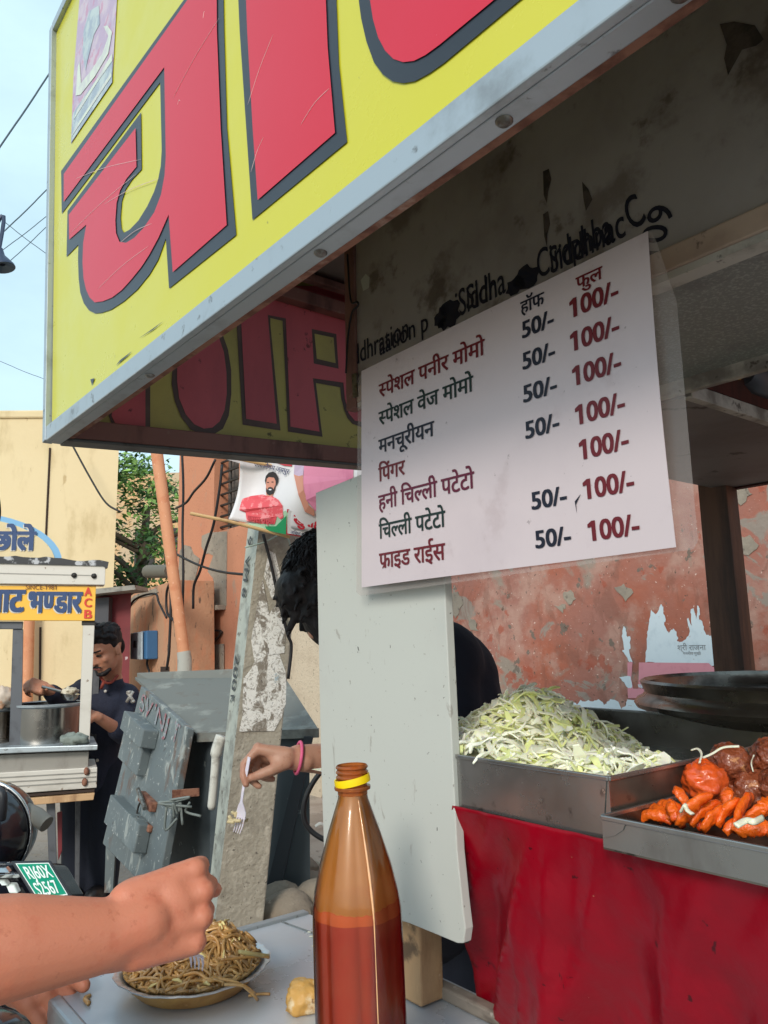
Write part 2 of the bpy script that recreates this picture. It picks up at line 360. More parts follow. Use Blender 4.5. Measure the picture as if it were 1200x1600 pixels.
# scratches and torn flakes at the lower edge
for q in ([(365,1143),(378,1126),(415,1098),(400,1114)], [(437,1058),(470,1035),(514,1004),(480,1032)], [(285,1186),(298,1182),(290,1204)]):
    fpoly('torn_flake', q, M_blk, .0014)
M_scr2 = mat('sign_scratch', S(232, 196, 196), .6)
for x0, y0, x1, y1 in ((220,735,430,545),(240,560,445,500),(310,905,470,770),(330,640,500,560),(545,310,690,60),(790,540,830,430),(780,330,860,110),(945,395,1035,280),(380,760,480,700),(560,330,568,318),(640,60,645,40)):
    P, Q = pf(x0/2, y0/2, .0023), pf(x1/2, y1/2, .0023); mid = P.lerp(Q, .5)+ZD*.004
    b = MB(); b.tube(crom([P, mid, Q], 5), [.0001]+[.00035]*9+[.0001], 4); b.build('scratch', M_scr2, sign)
# trim round the front sign
m = MB(); m.sbox(1.378, -.75, RF-.008, RF+.0005, 1.80, 1.827); m.sbox(1.378, -.75, RF+.0005, RF+.020, 1.80, 1.804)
tr = m.build('bottom_trim', M_alu, stall, bevel=.0015)
m = MB(); m.sbox(1.36, -.75, RF+.020, RF+.031, 1.803, 1.83); m.build('rusty_inner_edge', M_rust, stall, bevel=.001)
m = MB(); m.beam(W(1.372, RF-.002, 1.80), tl+LD*.006-RD*.002, .016, .016, RD); m.beam(tl+LD*.004, W(-.75, RF, 2.70), .02, .016, RD); m.build('corner_trim', M_alu, stall, bevel=.001)
for px, py in ((507, 397), (228, 585), (1078, 2), (800, 196)):
    c = PZ(px, py, 1.80); c = c+RD*(RF+.010-c.dot(RD)); m = MB(); m.lathe([(.0001, -.0035), (.004, -.003), (.0062, -.001), (.0066, .001)], c, 14); m.build('rivet', M_screw, tr, smooth=True)
# ---- end sign panel (inner face carries the old lettering)
LE = 1.362
ZS = lambda r: .054*(r-RF)
def rsl(l0, l1, r0, r1, z0, z1, flat=False):
    b = MB(); b.slab([W(l0, r0, z0+ZS(r0)), W(l0, r1, z0+ZS(r1)), W(l0, r1, z1+(0 if flat else ZS(r1))), W(l0, r0, z1+(0 if flat else ZS(r0)))], LD*(l1-l0)); return b
m = rsl(LE, LE+.014, RF+.002, 1.75, 1.80, 2.66, True); endp = m.build('end_sign_panel', M_dirty_y, stall)
def ppt(x, y, off): return PL(340+x/4.446, 380+y/4.446, LE)-LD*off
def epoly(name, pts, mm, off): b = MB(); b.poly([ppt(x, y, off) for x, y in pts]); b.build(name, mm, endp)
epoly('letter_outline', [(-420,520),(130,560),(172,1262),(435,1302),(365,562),(365,521),(450,541),(487,1310),(727,1346),(681,972),(850,1002),(858,1080),(875,1150),(900,1215),(935,1255),(1000,1280),(1500,1340),(1500,760),(800,330),(380,330),(-420,330)], M_dirty_k, .0012)
epoly('red_letter', [(150,300),(160,540),(195,1222),(407,1256),(345,500),(470,525),(503,1276),(704,1311),(658,940),(870,970),(880,1080),(905,1180),(950,1235),(1500,1300),(1500,700),(905,300)], M_dirty_r, .0022)
epoly('letter_gap', [(650,598),(820,633),(836,874),(664,838)], M_dirty_k, .0026); epoly('letter_gap', [(668,632),(800,659),(814,836),(684,806)], M_dirty_y, .0032)
bowl = [(-340,900),(-300,1000),(-250,1120),(-195,1200),(-130,1245),(-60,1258),(0,1090),(60,1040),(90,920),(88,800),(65,690),(20,600)]
epoly('letter_outline', [(-322,980),(-300,1100),(-255,1210),(-190,1295),(-105,1335),(-30,1330),(35,1290),(75,1200),(93,1050),(92,880),(70,740),(20,600),(-300,520)], M_dirty_k, .0016)
epoly('red_letter', [(-285,960),(-270,1080),(-225,1190),(-165,1260),(-100,1290),(-40,1283),(10,1240),(45,1160),(60,1050),(58,900),(40,760),(0,640),(-280,560)], M_dirty_r, .0024)
epoly('letter_outline', [(-470,970),(-470,1390),(-700,1340),(-760,1200),(-700,960)], M_dirty_k, .0014); epoly('red_letter', [(-505,930),(-505,1345),(-690,1300),(-740,1200),(-690,930)], M_dirty_r, .0024)
m = rsl(LE-.022, LE-.0005, RF+.031, 1.75, 1.803, 1.838); m.build('bottom_frame', M_brn, stall, bevel=.002)
m = rsl(LE-.024, LE+.02, RF+.02, 1.75, 1.797, 1.8028); m.build('end_trim', mat('end_trim_grey', S(96, 98, 98), .5, .4, layers=[(20, .5, .7, S(60, 58, 56), .8)]), stall, bevel=.002)
zt = PL(430, 470, LE).z
m = MB(); m.sbox(LE-.03, LE-.0005, RF+.02, 1.75, zt, zt+.03); m.sbox(LE-.05, LE-.03, RF+.02, 1.75, zt+.045, zt+.062); m.build('ceiling_beam', M_brn, stall, bevel=.002)
m = MB(); m.sbox(LE-.0005, -.75, RF+.019, .661, zt+.075, zt+.085); m.sbox(LE-.0005, .905, .661, 1.75, zt+.075, zt+.085); m.build('canopy_ceiling', M_dark, stall)
m = MB(); m.sbox(LE+.02, -.75, RF, 1.77, 2.70, 2.715); m.build('canopy_roof', M_alu, stall)
# ---- header board, soffit and ceiling inside
RH = .660
m = MB(); m.sbox(.880, -.75, RH, RH+.012, 1.822, zt+.074); hdr = m.build('header_board', M_hdr, stall)
m = MB(); m.sbox(.906, .8803, RH-.004, RH+.013, 1.79, zt+.074); m.build('header_edge_strip', M_brn, stall, bevel=.0015)
m = MB(); m.sbox(.880, -.75, RH-.004, RH+.012, 1.797, 1.8215); m.build('header_rail', mat('header_rail_wood', S(196, 172, 156), .7, layers=[(10, .45, .7, S(166, 142, 128), .9), (30, .6, .68, S(80, 62, 54), .7)], bump=.2), stall, bevel=.002)
m = MB(); m.sbox(.880, -.75, RH-.002, RH+.02, 1.789, 1.7965); m.build('soffit_trim', M_lipm, stall)
m = MB(); m.sbox(.880, -.75, RH+.013, .965, 1.797, 1.806); m.build('soffit_board', M_soff, stall)
m = MB(); m.sbox(.880, -.75, .965, .978, 1.778, 1.806); m.build('soffit_lip', M_lipm, stall, bevel=.0015)
m = MB(); m.sbox(.880, .535, .979, 1.70, 1.775, 1.785); m.build('lower_ceiling_board', M_dark, stall)
m = MB(); m.sbox(.547, .533, .979, 1.72, 1.772, 1.792); m.build('ceiling_edge_strip', M_lipm, stall, bevel=.001)
m = MB(); m.sbox(.880, -.75, 1.70, 1.72, 1.771, 2.2); m.sbox(.532, -.75, .9785, 1.70, 2.0, 2.012); m.sbox(.5335, .545, .98, 1.70, 1.793, 2.0); m.build('roof_cavity_lining', M_cav, stall)
M_wire = mat('wire_black', S(24, 24, 28), .5); M_wirey = mat('wire_yellow', S(196, 150, 40), .5); M_wirer = mat('wire_red', S(150, 30, 34), .5)
for k, (mm, pts) in enumerate(((M_wirey, [(1130, 588), (1165, 596), (1190, 612), (1204, 640)]), (M_wirer, [(1120, 590), (1150, 592), (1182, 606), (1200, 632)]), (M_wire, [(1140, 586), (1170, 588), (1196, 598), (1220, 620)]))):
    m = MB(); m.tube(crom([PZ(x, y, 1.82+.01*i) for i, (x, y) in enumerate(pts)]), .0022, 6); m.build('wiring', mm, stall, smooth=True)
m = MB(); c = PZ(1185, 592, 1.84); m.lathe([(.02, -.05), (.03, -.03), (.03, .03), (.02, .04)], c, 18, ax=(ZD, LD, RD), closed=True); m.build('lamp_holder', mat('lamp_holder_grey', S(90, 92, 100), .4, .3), stall, smooth='auto')
# marks on the header: graffiti, drips, patch of tape
def hw(s, px, py, w, size, tilt=0, bold=.0, mm=M_ink):
    b = MB(); P = PR(px, py, RH); ex = (-LD*math.cos(tilt)+ZD*math.sin(tilt)); ey = ZD*math.cos(tilt)+LD*math.sin(tilt)
    letter(b, s, P, ex, ey, -RD, size=size, width=w, sy=size, bold=bold, lift=.0008); b.build('graffiti', mm, hdr)
hw('iddhration', 549, 574, .135, .046, .02, .005); hw('aation p', 594, 556, .105, .042, .03, .005); hw('iSiddha', 714, 497, .085, .052, .03, .006); hw('Sidr', 730, 484, .05, .046, -.05, .01)
hw('Siddhna', 862, 428, .085, .046, .02, .008); hw('Cirdphba', 842, 436, .10, .05, .04, .006); hw('ac', 948, 385, .024, .05, .05, .008); hw('C', 990, 362, .017, .055, .3, .012)
hw('109', 1030, 410, .055, .042, 1.15, .008)
def blob(px, py, w, h, seed):
    r = random.Random(seed); P = PR(px, py, RH)-RD*.0009; b = MB()
    b.poly([P+(-LD*math.cos(t)*w+ZD*math.sin(t)*h)*(1+.22*r.uniform(-1, 1)) for t in [2*math.pi*i/18 for i in range(18)]]); b.build('ink_blob', M_ink, hdr)
blob(702, 492, .020, .020, 1); blob(690, 498, .012, .014, 5); blob(822, 434, .018, .014, 2); blob(806, 446, .014, .011, 3)
M_drip = mat('dirt_drip', S(58, 50, 48), .7, layers=[(30, .45, .6, S(96, 84, 78), .8)])
def drip(pts):
    b = MB(); b.poly([PR(x, y, RH)-RD*.0006 for x, y in pts]); b.build('dirt_drip', M_drip, hdr)
drip([(849,268),(858,264),(862,280),(857,300),(855,318),(850,305)]); drip([(849,335),(857,330),(860,350),(856,366),(855,386),(851,370)]); drip([(910,284),(920,296),(926,312),(916,330),(912,310)])
drip([(1125,38),(1148,34),(1180,40),(1194,62),(1182,72),(1160,78),(1138,118),(1132,92),(1136,70)])
m = MB(); m.poly([PR(x, y, RH)-RD*.0007 for x, y in ((564,438),(572,428),(578,434),(577,450),(568,455))]); m.build('paint_chip', M_wht, hdr)
m = MB(); m.tube(crom([PR(x, y, RH)-RD*.010 for x, y in ((551,400),(556,470),(566,474),(568,480),(558,492),(552,530),(549,585))]), .0016, 6); m.build('hanging_wire', M_wire, stall, smooth=True)
m = MB(); m.slab([W(.902, RH-.0045, z) for z in ()] or [PR(x, y, RH-.0045) for x, y in ((551, 585), (558, 583), (560, 620), (553, 622))], -RD*.002); m.build('hinge_plate', M_screw, stall)
# ---- hanging partition board
RP = .600
m = MB(); m.slab([PR(x, y, RP) for x, y in ((493,770),(690,690),(694,905),(704,1120),(714,1330),(722,1410),(727,1452),(724,1474),(715,1474),(640,1443),(575,1424),(508,1400),(501,1180))], RD*.012)
pb = m.build('partition_board', [M_wht], stall, bevel=.0012)
m = MB(); m.slab([PR(x, y, RP+.0125) for x, y in ((494,772),(689,695),(697,905),(707,1120),(717,1330),(729,1440),(729,1474),(716,1472),(640,1441),(510,1398))], RD*.004); m.build('board_backing', M_edge, stall)
# ---- corner post, counter, shelf, legs
m = MB(); a = PZ(640, 1545, 1.01); q = a.dot(LD)
p1 = PR(633, 1500, .655).dot(LD); p2 = PR(656, 1500, .655).dot(LD)
m.sbox(p1+.06, p2, .655, .693, 1.012, 1.788); m.build('corner_post', M_wood, stall, bevel=.003)
m = MB(); m.sbox(.90, -.75, .612, 1.75, 1.246, 1.266); m.build('counter_top', M_tray, stall, bevel=.002)
m = MB(); m.sbox(.62, -.74, .705, 1.73, .35, 1.245); m.build('cabinet_body', M_dark, stall)
TZ = 1.01
m = MB(); m.sbox(1.136, -.75, .336, .735, TZ-.004, TZ); shelf = m.build('steel_shelf', M_steel, stall)
m = MB(); m.sbox(1.155, 1.1362, .318, .735, TZ-.03, TZ+.004); m.build('shelf_end_trim', M_alu, stall, bevel=.003)
m = MB(); m.sbox(1.136, -.75, .318, .336, TZ-.03, TZ+.002); m.build('shelf_front_trim', M_alu, stall, bevel=.004)
m = MB(); c = W(1.120, .327, TZ+.002); m.lathe([(.0085, 0), (.008, .0012), (.0045, .0022), (.004, .0012), (.0001, .0014)], c, 18); m.build('screw', M_screw, stall, smooth=True)
c2 = PZ(430, 1440, TZ); m = MB(); m.tube([PZ(431, 1437, TZ+.0006), PZ(500, 1462, TZ+.0006), PZ(640, 1512, TZ+.0006)], .0016, 5); m.build('shelf_seam', M_screw, stall)
for l in (1.12, -.70):
    m = MB(); m.box(W(l, .34, (TZ-.03)/2), .015, .015, (TZ-.03)/2, (LD, RD, ZD)); m.build('leg', M_alu, stall, bevel=.002)
for l, r in ((.86, 1.70), (-.72, 1.70), (.60, .74)):
    m = MB(); m.box(W(l, r, .62), .02, .02, .62, (LD, RD, ZD)); m.build('leg', M_alu, stall, bevel=.002)
bb = PZ(632, 1534, TZ)
m = MB(); m.sbox(bb.dot(LD), -.75, bb.dot(RD), bb.dot(RD)+.018, TZ+.0005, TZ+.016); m.build('wooden_batten', mat('grey_batten', S(138, 128, 118), .8, layers=[(14, .42, .66, S(92, 82, 74), .95, (1, 1, 3)), (40, .6, .68, S(180, 170, 160), .8)], bump=.5, bscale=120), stall, bevel=.003)
RB = bb.dot(RD)
m = MB(); m.box(bb+RD*.012-LD*.005+ZD*.0015, .03, .012, .001, (LD, RD, ZD)); m.build('paint_spill', M_wht, stall)
m = MB(); m.slab([PR(x, y, 1.66) for x, y in ((1085,700),(1128,700),(1166,1075),(1118,1075))], RD*.05); m.build('back_post', M_dwood, stall, bevel=.004)
m = MB(); m.box(W(-.70, 1.68, 1.52), .02, .02, .25, (LD, RD, ZD)); m.build('back_post', M_dwood, stall, bevel=.004)

# ---- red cloth front
xl = PR(711, 1258, .600).dot(LD)
def cl(u, v):
    # u along the front (0 = left edge), v downwards
    L = xl+.004-1.25*u; z = 1.2705-(1.2705-TZ-.006)*v; r = .600+(RB-.012-.600)*v**1.2
    s = 1.25*u
    k = s+.04*v; k2 = s+.075*v+.012*math.sin(v*5)
    w_ = v*(2.4-1.0*v); sf = lambda x: (1-abs(math.sin(x))**.8)*2-1
    f = .013*sf(k*15+.8+.5*math.sin(k*7))*w_+.013*sf(k2*21+.8*math.sin(k*9))*w_+.0065*sf(k*44+1.3*math.sin(k2*11)+2.5*v)*w_+.0035*math.sin(k2*120+3*math.sin(k*14))*w_
    f += .014*mnoise.noise(V((s*13+v*1.2, v*1.3, 3)))*v+.004*mnoise.noise(V((s*40+v*3, v*5, 8)))+.0018*mnoise.noise(V((s*90, v*16, 5)))*v
    e = math.exp(-s/.035); L -= .0; r -= .010*e*v; L += .085*v*math.exp(-s/.12)
    return W(L, r-f, z)
m = MB(); m.grid(cl, 260, 60); tag(m.build('red_cloth', M_cloth, smooth=True, solid=.0012), 'glossy red plastic cloth hanging below the food trays', 'cloth')

# ---- menu
M_paper = mat('menu_paper', S(210, 196, 201), .45, layers=[(5, .45, .75, S(200, 186, 192), .7), (14, .58, .72, S(184, 166, 170), .55), (110, .68, .71, S(120, 104, 106), .5)], coat=.15)
M_lam = bpy.data.materials.new('clear_laminate'); M_lam.use_nodes = True
_t = M_lam.node_tree; _p = _t.nodes['Principled BSDF']; _p.inputs['Roughness'].default_value = .22; _p.inputs['Base Color'].default_value = (.50, .44, .42, 1)
_tr = _t.nodes.new('ShaderNodeBsdfTransparent'); _tr.inputs[0].default_value = (.96, .93, .92, 1); _mx = _t.nodes.new('ShaderNodeMixShader'); _mx.inputs[0].default_value = .30
_t.links.new(_tr.outputs[0], _mx.inputs[1]); _t.links.new(_p.outputs[0], _mx.inputs[2]); _t.links.new(_mx.outputs[0], _t.nodes['Material Output'].inputs[0])
RM = .578
menu = thing('menu_board', 'laminated pinkish white Hindi price list hanging from the dark header', 'menu', PR(800, 700, RM))
def pm(px, py, off=0): return PR(px, py, RM)-RD*off
quad = [(565,580),(1012,361),(1057,855),(565,918)]
mTL, mBR = pm(*quad[0]), pm(*quad[2])
def bulge(p):
    u = (p-mTL).dot(-LD)/(mBR-mTL).dot(-LD); v = (mTL.z-p.z)/(mTL.z-mBR.z)
    return .004*math.sin(v*3.0)*u+.0025*math.sin(u*6.3)*v
def pquad(u, v):
    a = pm(*quad[0]); b = pm(*quad[1]); c = pm(*quad[2]); d = pm(*quad[3])
    p = (a*(1-u)+b*u)*(1-v)+(d*(1-u)+c*u)*v
    return p-RD*bulge(p)
m = MB(); m.grid(pquad, 24, 18); m.build('paper', M_paper, menu, solid=.0006)
m = MB(); m.poly([pm(x, y, -.0035) for x, y in ((556,590),(565,578),(1012,361),(1018,364),(1054,470),(1087,845),(1080,858),(560,931),(553,925))]); m.build('laminate_border', M_lam, menu)
M_mar = mat('ink_maroon', S(104, 8, 26), .5); M_grn = mat('ink_dark_green', S(8, 36, 32), .5); M_nav = mat('ink_navy', S(10, 14, 38), .5); M_pur = mat('ink_purple', S(96, 8, 46), .5)
OFF = 0.0
def mtext(s, zx, zy, zx2, body, mm, bold, dev=True):
    P = pm(540+zx/2.1429, 360+zy/2.1429, OFF); z = P.z
    # right end: same height, the picture column given
    px2 = 540+zx2/2.1429; lo, hi = 200., 1000.
    for _ in range(40):
        md = (lo+hi)/2
        if pm(px2, md, OFF).z > z: lo = md
        else: hi = md
    Q = pm(px2, (lo+hi)/2, OFF); ex = (Q-P); wd = ex.length; ex.normalize()
    depth = (P-CAM).dot(CROT @ V((0, 0, -1))); h = body/2.1429*depth/FPX
    k = h/(.60 if dev else .70)
    b = MB(); letter(b, s, P, ex, ZD, -RD, width=wd, sy=k, bold=bold, lift=.0009); b.v = [p-RD*bulge(p) for p in b.v]; b.build('lettering', mm, menu)
BD = .020
mtext('~स्पेशल पनीर मोमो'.replace('~स्', '~स'), 115, 562, 470, 44, M_mar, BD)
mtext('~सपेशल वेज मोमो', 115, 655, 433, 44, M_grn, BD)
mtext('मनचूरीयन', 115, 748, 303, 44, M_nav, BD)
mtext('िपंगर', 115, 842, 205, 44, M_mar, BD)
mtext('हनी िच~लली पटेटो', 115, 937, 438, 46, M_pur, BD)
mtext('िच~लली पटेटो', 117, 1033, 342, 46, M_grn, BD)
mtext('फ^ाइड राईस', 118, 1132, 341, 47, M_mar, BD)
mtext('हॉफ', 590, 282, 668, 40, M_nav, BD); mtext('फुल', 776, 200, 864, 40, M_mar, BD)
for zx, zy, zx2 in ((597,363,700),(600,468,705),(603,578,712),(610,699,720),(628,935,742),(638,1064,753)): mtext('50/-', zx, zy, zx2, 58, M_nav, .03, False)
for zx, zy, zx2 in ((758,296,917),(762,408,922),(770,523,930),(780,653,943),(792,769,955),(803,901,971),(816,1040,986)): mtext('100/-', zx, zy, zx2, 66, M_mar, .03, False)
m = MB(); m.slab([pm(*q, .012) for q in ((768,912),(780,897),(776,910),(772,925))] if 0 else [pm(540+x/2.143, 360+y/2.143, .012) for x, y in ((770,908),(790,884),(782,900),(774,918),(776,945))], -RD*.0003); m.v = [p+RD*.011-RD*bulge(p) for p in m.v]; m.build('tear_mark', M_ink, menu)
# ================================================================== STREET SETTING
M_grd = mat('dusty_ground', S(160, 154, 146), .95, layers=[(.7, .4, .7, S(138, 132, 124), .9), (9, .5, .7, S(150, 138, 122), .7), (40, .6, .68, S(84, 76, 68), .8)], bump=.6, bscale=30, bdist=.02)
M_pav = mat('pale_pavement', S(176, 162, 148), .92, layers=[(3, .42, .7, S(146, 132, 118), .9), (25, .6, .7, S(112, 100, 90), .8)], bump=.5, bscale=40, bdist=.01)
m = MB(); m.grid(lambda u, v: V(((u-.5)*900, (v-.5)*900, 0)), 10, 10); struct(m.build('ground', M_grd))
RW = 3.5
m = MB(); m.sbox(9, -6, 2.49, RW, -.05, .25); struct(m.build('pavement', M_pav, bevel=.01))
M_ora = mat('peeling_orange_paint', S(174, 98, 74), .9, layers=[(1.1, .36, .60, S(162, 112, 100), .95), (3.2, .47, .62, S(184, 146, 132), .8), (2.0, .58, .64, S(150, 138, 126), .95, None, .6), (11, .63, .66, S(116, 104, 94), .95), (34, .64, .67, S(92, 76, 66), .9), (60, .66, .68, S(232, 214, 204), .8), (5, .60, .64, S(166, 80, 58), .7), (2.6, .60, .63, S(150, 140, 130), .9, None, 1.2), (7, .54, .64, S(128, 84, 70), .45, (1, 1, .5), 1)], bump=.4, bscale=30, bdist=.01)
M_ora2 = mat('flaking_orange_facade', S(198, 134, 104), .9, layers=[(1.5, .45, .75, S(184, 118, 94), .8, (1, 1, .35)), (4, .60, .70, S(160, 142, 126), .8, (1.3, 1.3, .5)), (20, .64, .69, S(150, 96, 76), .7)], bump=.35, bscale=40, bdist=.01)
M_gpl = mat('bare_grey_plaster', S(158, 146, 132), .95, layers=[(3, .42, .7, S(128, 118, 108), .9), (24, .6, .68, S(100, 92, 84), .8)], bump=.5, bscale=40, bdist=.01)
M_bei = mat('beige_plaster', S(206, 190, 168), .95, layers=[(4, .45, .7, S(186, 168, 146), .8), (45, .6, .66, S(146, 132, 116), .8), (1.6, .62, .72, S(150, 138, 126), .8)], bump=.6, bscale=60, bdist=.01)
lw = PR(560, 900, RW).dot(LD)
# ---- orange wall behind the stall
wall = thing('orange_wall', 'peeling orange painted wall with torn posters behind the food stall', 'wall', W(1, RW, 0))
m = MB(); m.sbox(lw, -7, RW, RW+.3, .2, 2.75); m.build('wall_face', M_ora, wall)
m = MB(); m.slab([PR(x, y, RW) for x, y in ((453,700),(560,700),(560,1300),(450,1300))], RD*.3); m.build('wall_face', M_ora, wall)
m = MB(); m.slab([PR(x, y, RW) for x, y in ((462,872),(520,872),(520,1200),(500,1262),(448,1262),(452,1000),(455,905))], -RD*.02); m.build('plaster_patch', M_bei, wall)
M_pst = mat('torn_poster_paper', S(214, 226, 234), .7, layers=[(12, .5, .7, S(196, 210, 220), .8), (40, .66, .7, S(170, 150, 146), .7)])
M_psp = mat('poster_pink', S(218, 146, 158), .7, layers=[(20, .5, .7, S(206, 132, 146), .7)])
def wp(x, y, off=.003): return PR(960+x/5, 920+y/5, RW)-RD*off
rj = random.Random(31)
def jag(pts, a=7):
    out = []
    for (x0, y0), (x1, y1) in zip(pts, pts[1:]+pts[:1]):
        out.append((x0, y0)); n = max(2, int(math.hypot(x1-x0, y1-y0)//26))
        for k in range(1, n+1): t = k/(n+1); out.append((x0+(x1-x0)*t+rj.uniform(-a, a), y0+(y1-y0)*t+rj.uniform(-a, a)))
    return out
for pts in ([(1128,730),(1160,722),(1176,742),(1164,758),(1176,772),(1158,790),(1146,778),(1130,800),(1124,770)], [(1196,716),(1230,712),(1240,790),(1212,776),(1200,750)], [(1150,842),(1172,836),(1186,852),(1170,868),(1152,860)], [(880,928),(892,922),(900,936),(890,946)], [(866,946),(884,944),(880,958)], [(700,930),(716,924),(724,944),(712,966),(702,956)], [(730,962),(742,968),(748,986),(736,984)], [(960,918),(975,912),(990,926),(978,940)]):
    m = MB(); m.slab([PR(x, y, RW) for x, y in jag(pts, 2.5)], -RD*.004); m.build('plaster_patch', M_gpl, wall)
poster = thing('torn_poster', 'torn white and pink poster stuck on the orange wall', 'poster', wp(480, 900))
def pp(pts, mm, off, name='paper'): b = MB(); b.poly([wp(x, y, off) for x, y in (jag(pts) if name == 'paper' else pts)]); b.build(name, mm, poster)
pp([(245,575),(275,240),(290,160),(320,195),(335,190),(365,120),(385,140),(400,260),(390,270),(410,320),(430,350),(445,320),(460,310),(480,330),(490,365),(500,375),(495,410),(515,415),(550,400),(580,370),(590,320),(570,240),(580,225),(610,290),(600,160),(620,150),(640,240),(650,130),(668,150),(665,240),(690,260),(700,320),(720,360),(760,365),(900,380),(960,60),(985,80),(1000,350),(1010,575),(800,640),(780,600)], M_pst, .003)
pp([(195,575),(740,580),(770,610),(1000,600),(1000,700),(560,690),(370,690),(340,720),(280,760),(190,780)], M_psp, .0034, 'pink_band'); pp([(105,575),(145,570),(135,700),(150,780),(110,860),(105,770)], M_psp, .0034, 'pink_band')
pp([(60,370),(75,290),(92,330),(108,380),(125,370),(128,440),(120,500),(145,570),(120,572),(90,520),(65,490),(78,470)], M_pst, .003)
pp([(0,865),(30,880),(60,940),(95,900),(100,865),(300,860),(330,1010),(0,1010),(-360,1010),(-330,870),(-290,905),(-262,868),(-236,880),(-200,868),(-165,880),(-120,862),(-80,905),(-60,900),(-30,860)], M_pst, .003)
pp([(40,690),(130,685),(140,770),(110,775),(80,730)], M_pst, .0038, 'paper'); pp([(370,700),(580,700),(470,722),(340,722)], M_pst, .0042, 'paper')
pp([(110,780),(230,780),(250,850),(110,855)], M_psp, .003, 'pink_band')
exw = -LD
b = MB(); letter(b, 'श्री राजना', wp(498, 480), exw, ZD, -RD, width=(wp(720, 480)-wp(498, 480)).length, lift=.0014); letter(b, 'मननीय मुखी', wp(540, 516), exw, ZD, -RD, width=(wp(680, 516)-wp(540, 516)).length, lift=.0014); b.build('lettering', mat('poster_ink', S(120, 124, 130), .7), poster)
b = MB(); letter(b, 'पहि', wp(190, 772), exw, ZD, -RD, width=(wp(250, 772)-wp(190, 772)).length, bold=.04, lift=.002); letter(b, 'हिु', wp(262, 760), exw, ZD, -RD, width=(wp(340, 760)-wp(262, 760)).length, bold=.04, lift=.002); b.build('lettering', M_pst, poster)
# ---- orange house on the left
house = thing('orange_house', 'flaking orange house front with a barred window beyond the concrete pole', 'house', PR(330, 1100, RW))
def hp(x, y, off=0): return PR(170+x/4.21, 690+y/4.21, RW)-RD*off
def up(px, z): # point on the house plane, picture column at eye level, height z
    p = PR(px, 1010, RW); return V((p.x, p.y, z))
xs = (273, 333, 374, 453)
m = MB()
zb, zw0, zw1 = 0, hp(690, 600).z, hp(690, 60).z+.1
a0, a1, a2, a3 = [up(px, 0) for px in (274, 331, 371, 453)]
ztop = 7.0
def wbox(p, q, z0, z1, r0=0, r1=.4): m.slab([V((p.x, p.y, z0))+RD*r0, V((q.x, q.y, z0))+RD*r0, V((q.x, q.y, z1))+RD*r0, V((p.x, p.y, z1))+RD*r0], RD*(r1-r0))
wbox(a0, a1, 0, ztop); wbox(a1, a2, 0, zw0); wbox(a1, a2, zw1, ztop); wbox(a2, a3, 0, ztop)
m.build('wall', M_ora2, house)
m = MB(); wbox(a1, a2, zw0-.05, zw1+.05, .16, .2); win = m.build('window', mat('window_dark_mesh', S(112, 104, 98), .8, layers=[(30, .4, .6, S(88, 82, 78), .9)]), house)
M_iron = mat('window_iron', S(44, 40, 38), .6)
m = MB()
for k in range(9):
    z = zw0+.06+(zw1-zw0)*k/8.5; p = V((a1.x, a1.y, z))+RD*.08; q = V((a2.x, a2.y, z))+RD*.08; m.tube([p, q], .013, 6)
for k in range(1, 3):
    p = a1.lerp(a2, k/3)+RD*.10; m.tube([V((p.x, p.y, zw0)), V((p.x, p.y, zw1))], .010, 6)
m.build('bar_grille', M_iron, win)
def patch(pts, mm, off, nm='bare_patch', th=.01): b = MB(); b.slab([hp(x, y, off) for x, y in pts], RD*th); b.build(nm, mm, house)
patch([(615,620),(660,600),(780,590),(775,1080),(720,1080),(640,1090),(575,1090),(560,1070),(590,930),(640,890),(690,750),(660,735),(640,740),(612,690)], M_gpl, .006)
patch([(470,720),(500,680),(540,690),(560,740),(600,770),(590,830),(560,940),(560,1080),(480,1085),(460,900)], M_gpl, .008)
patch([(600,880),(640,840),(690,900),(700,1000),(690,1010),(620,1040),(580,1070),(560,1060),(585,1000),(605,930)], M_ora2, .012)
patch([(495,1090),(770,1075),(770,1105),(495,1140)], M_gpl, .09, 'ledge', .09)
patch([(520,1350),(765,1330),(765,1640),(520,1640)], M_gpl, .02)
patch([(505,1140),(570,1140),(600,1180),(590,1240),(620,1310),(520,1345),(505,1300)], M_gpl, .008)
M_crk = mat('dark_crack', S(60, 46, 40), .9)
b = MB(); b.tube([hp(x, y, .02) for x, y in ((510,1220),(570,1225),(620,1235),(690,1240),(750,1245))], .010, 5); b.tube([hp(x, y, .02) for x, y in ((400,1365),(560,1345),(690,1320),(735,1285),(755,1250))], .014, 5); b.build('crack', M_crk, house)
# stub wall with round top
stub = thing('low_wall', 'weathered brown orange low wall with a rounded end beside the orange house', 'wall', PR(240, 1200, RW-.5))
def sp(x, y, off=0): return PR(170+x/4.21, 690+y/4.21, RW-.45)-RD*off
M_stub = mat('stained_orange_wall', S(190, 146, 116), .92, layers=[(5, .45, .65, S(206, 134, 98), .85, (1.2, 1.2, .35)), (4, .56, .7, S(122, 104, 90), .9, (1.5, 1.5, .3)), (16, .6, .67, S(90, 76, 66), .85, (1, 1, .35))], bump=.5, bscale=40, bdist=.01)
m = MB(); m.slab([sp(x, y) for x, y in ((100,1900),(112,1150),(122,1060),(150,1010),(200,980),(330,945),(420,915),(470,910),(470,1900))], RD*.35); m.build('wall_face', M_stub, stub, bevel=.05, seg=4)
m = MB(); m.slab([sp(x, y, .003) for x, y in ((118,1110),(135,1050),(170,1015),(205,1000),(310,965),(330,990),(290,1010),(200,1030),(150,1080),(130,1140))], -RD*.006); m.build('dark_stain', M_gpl, stub)
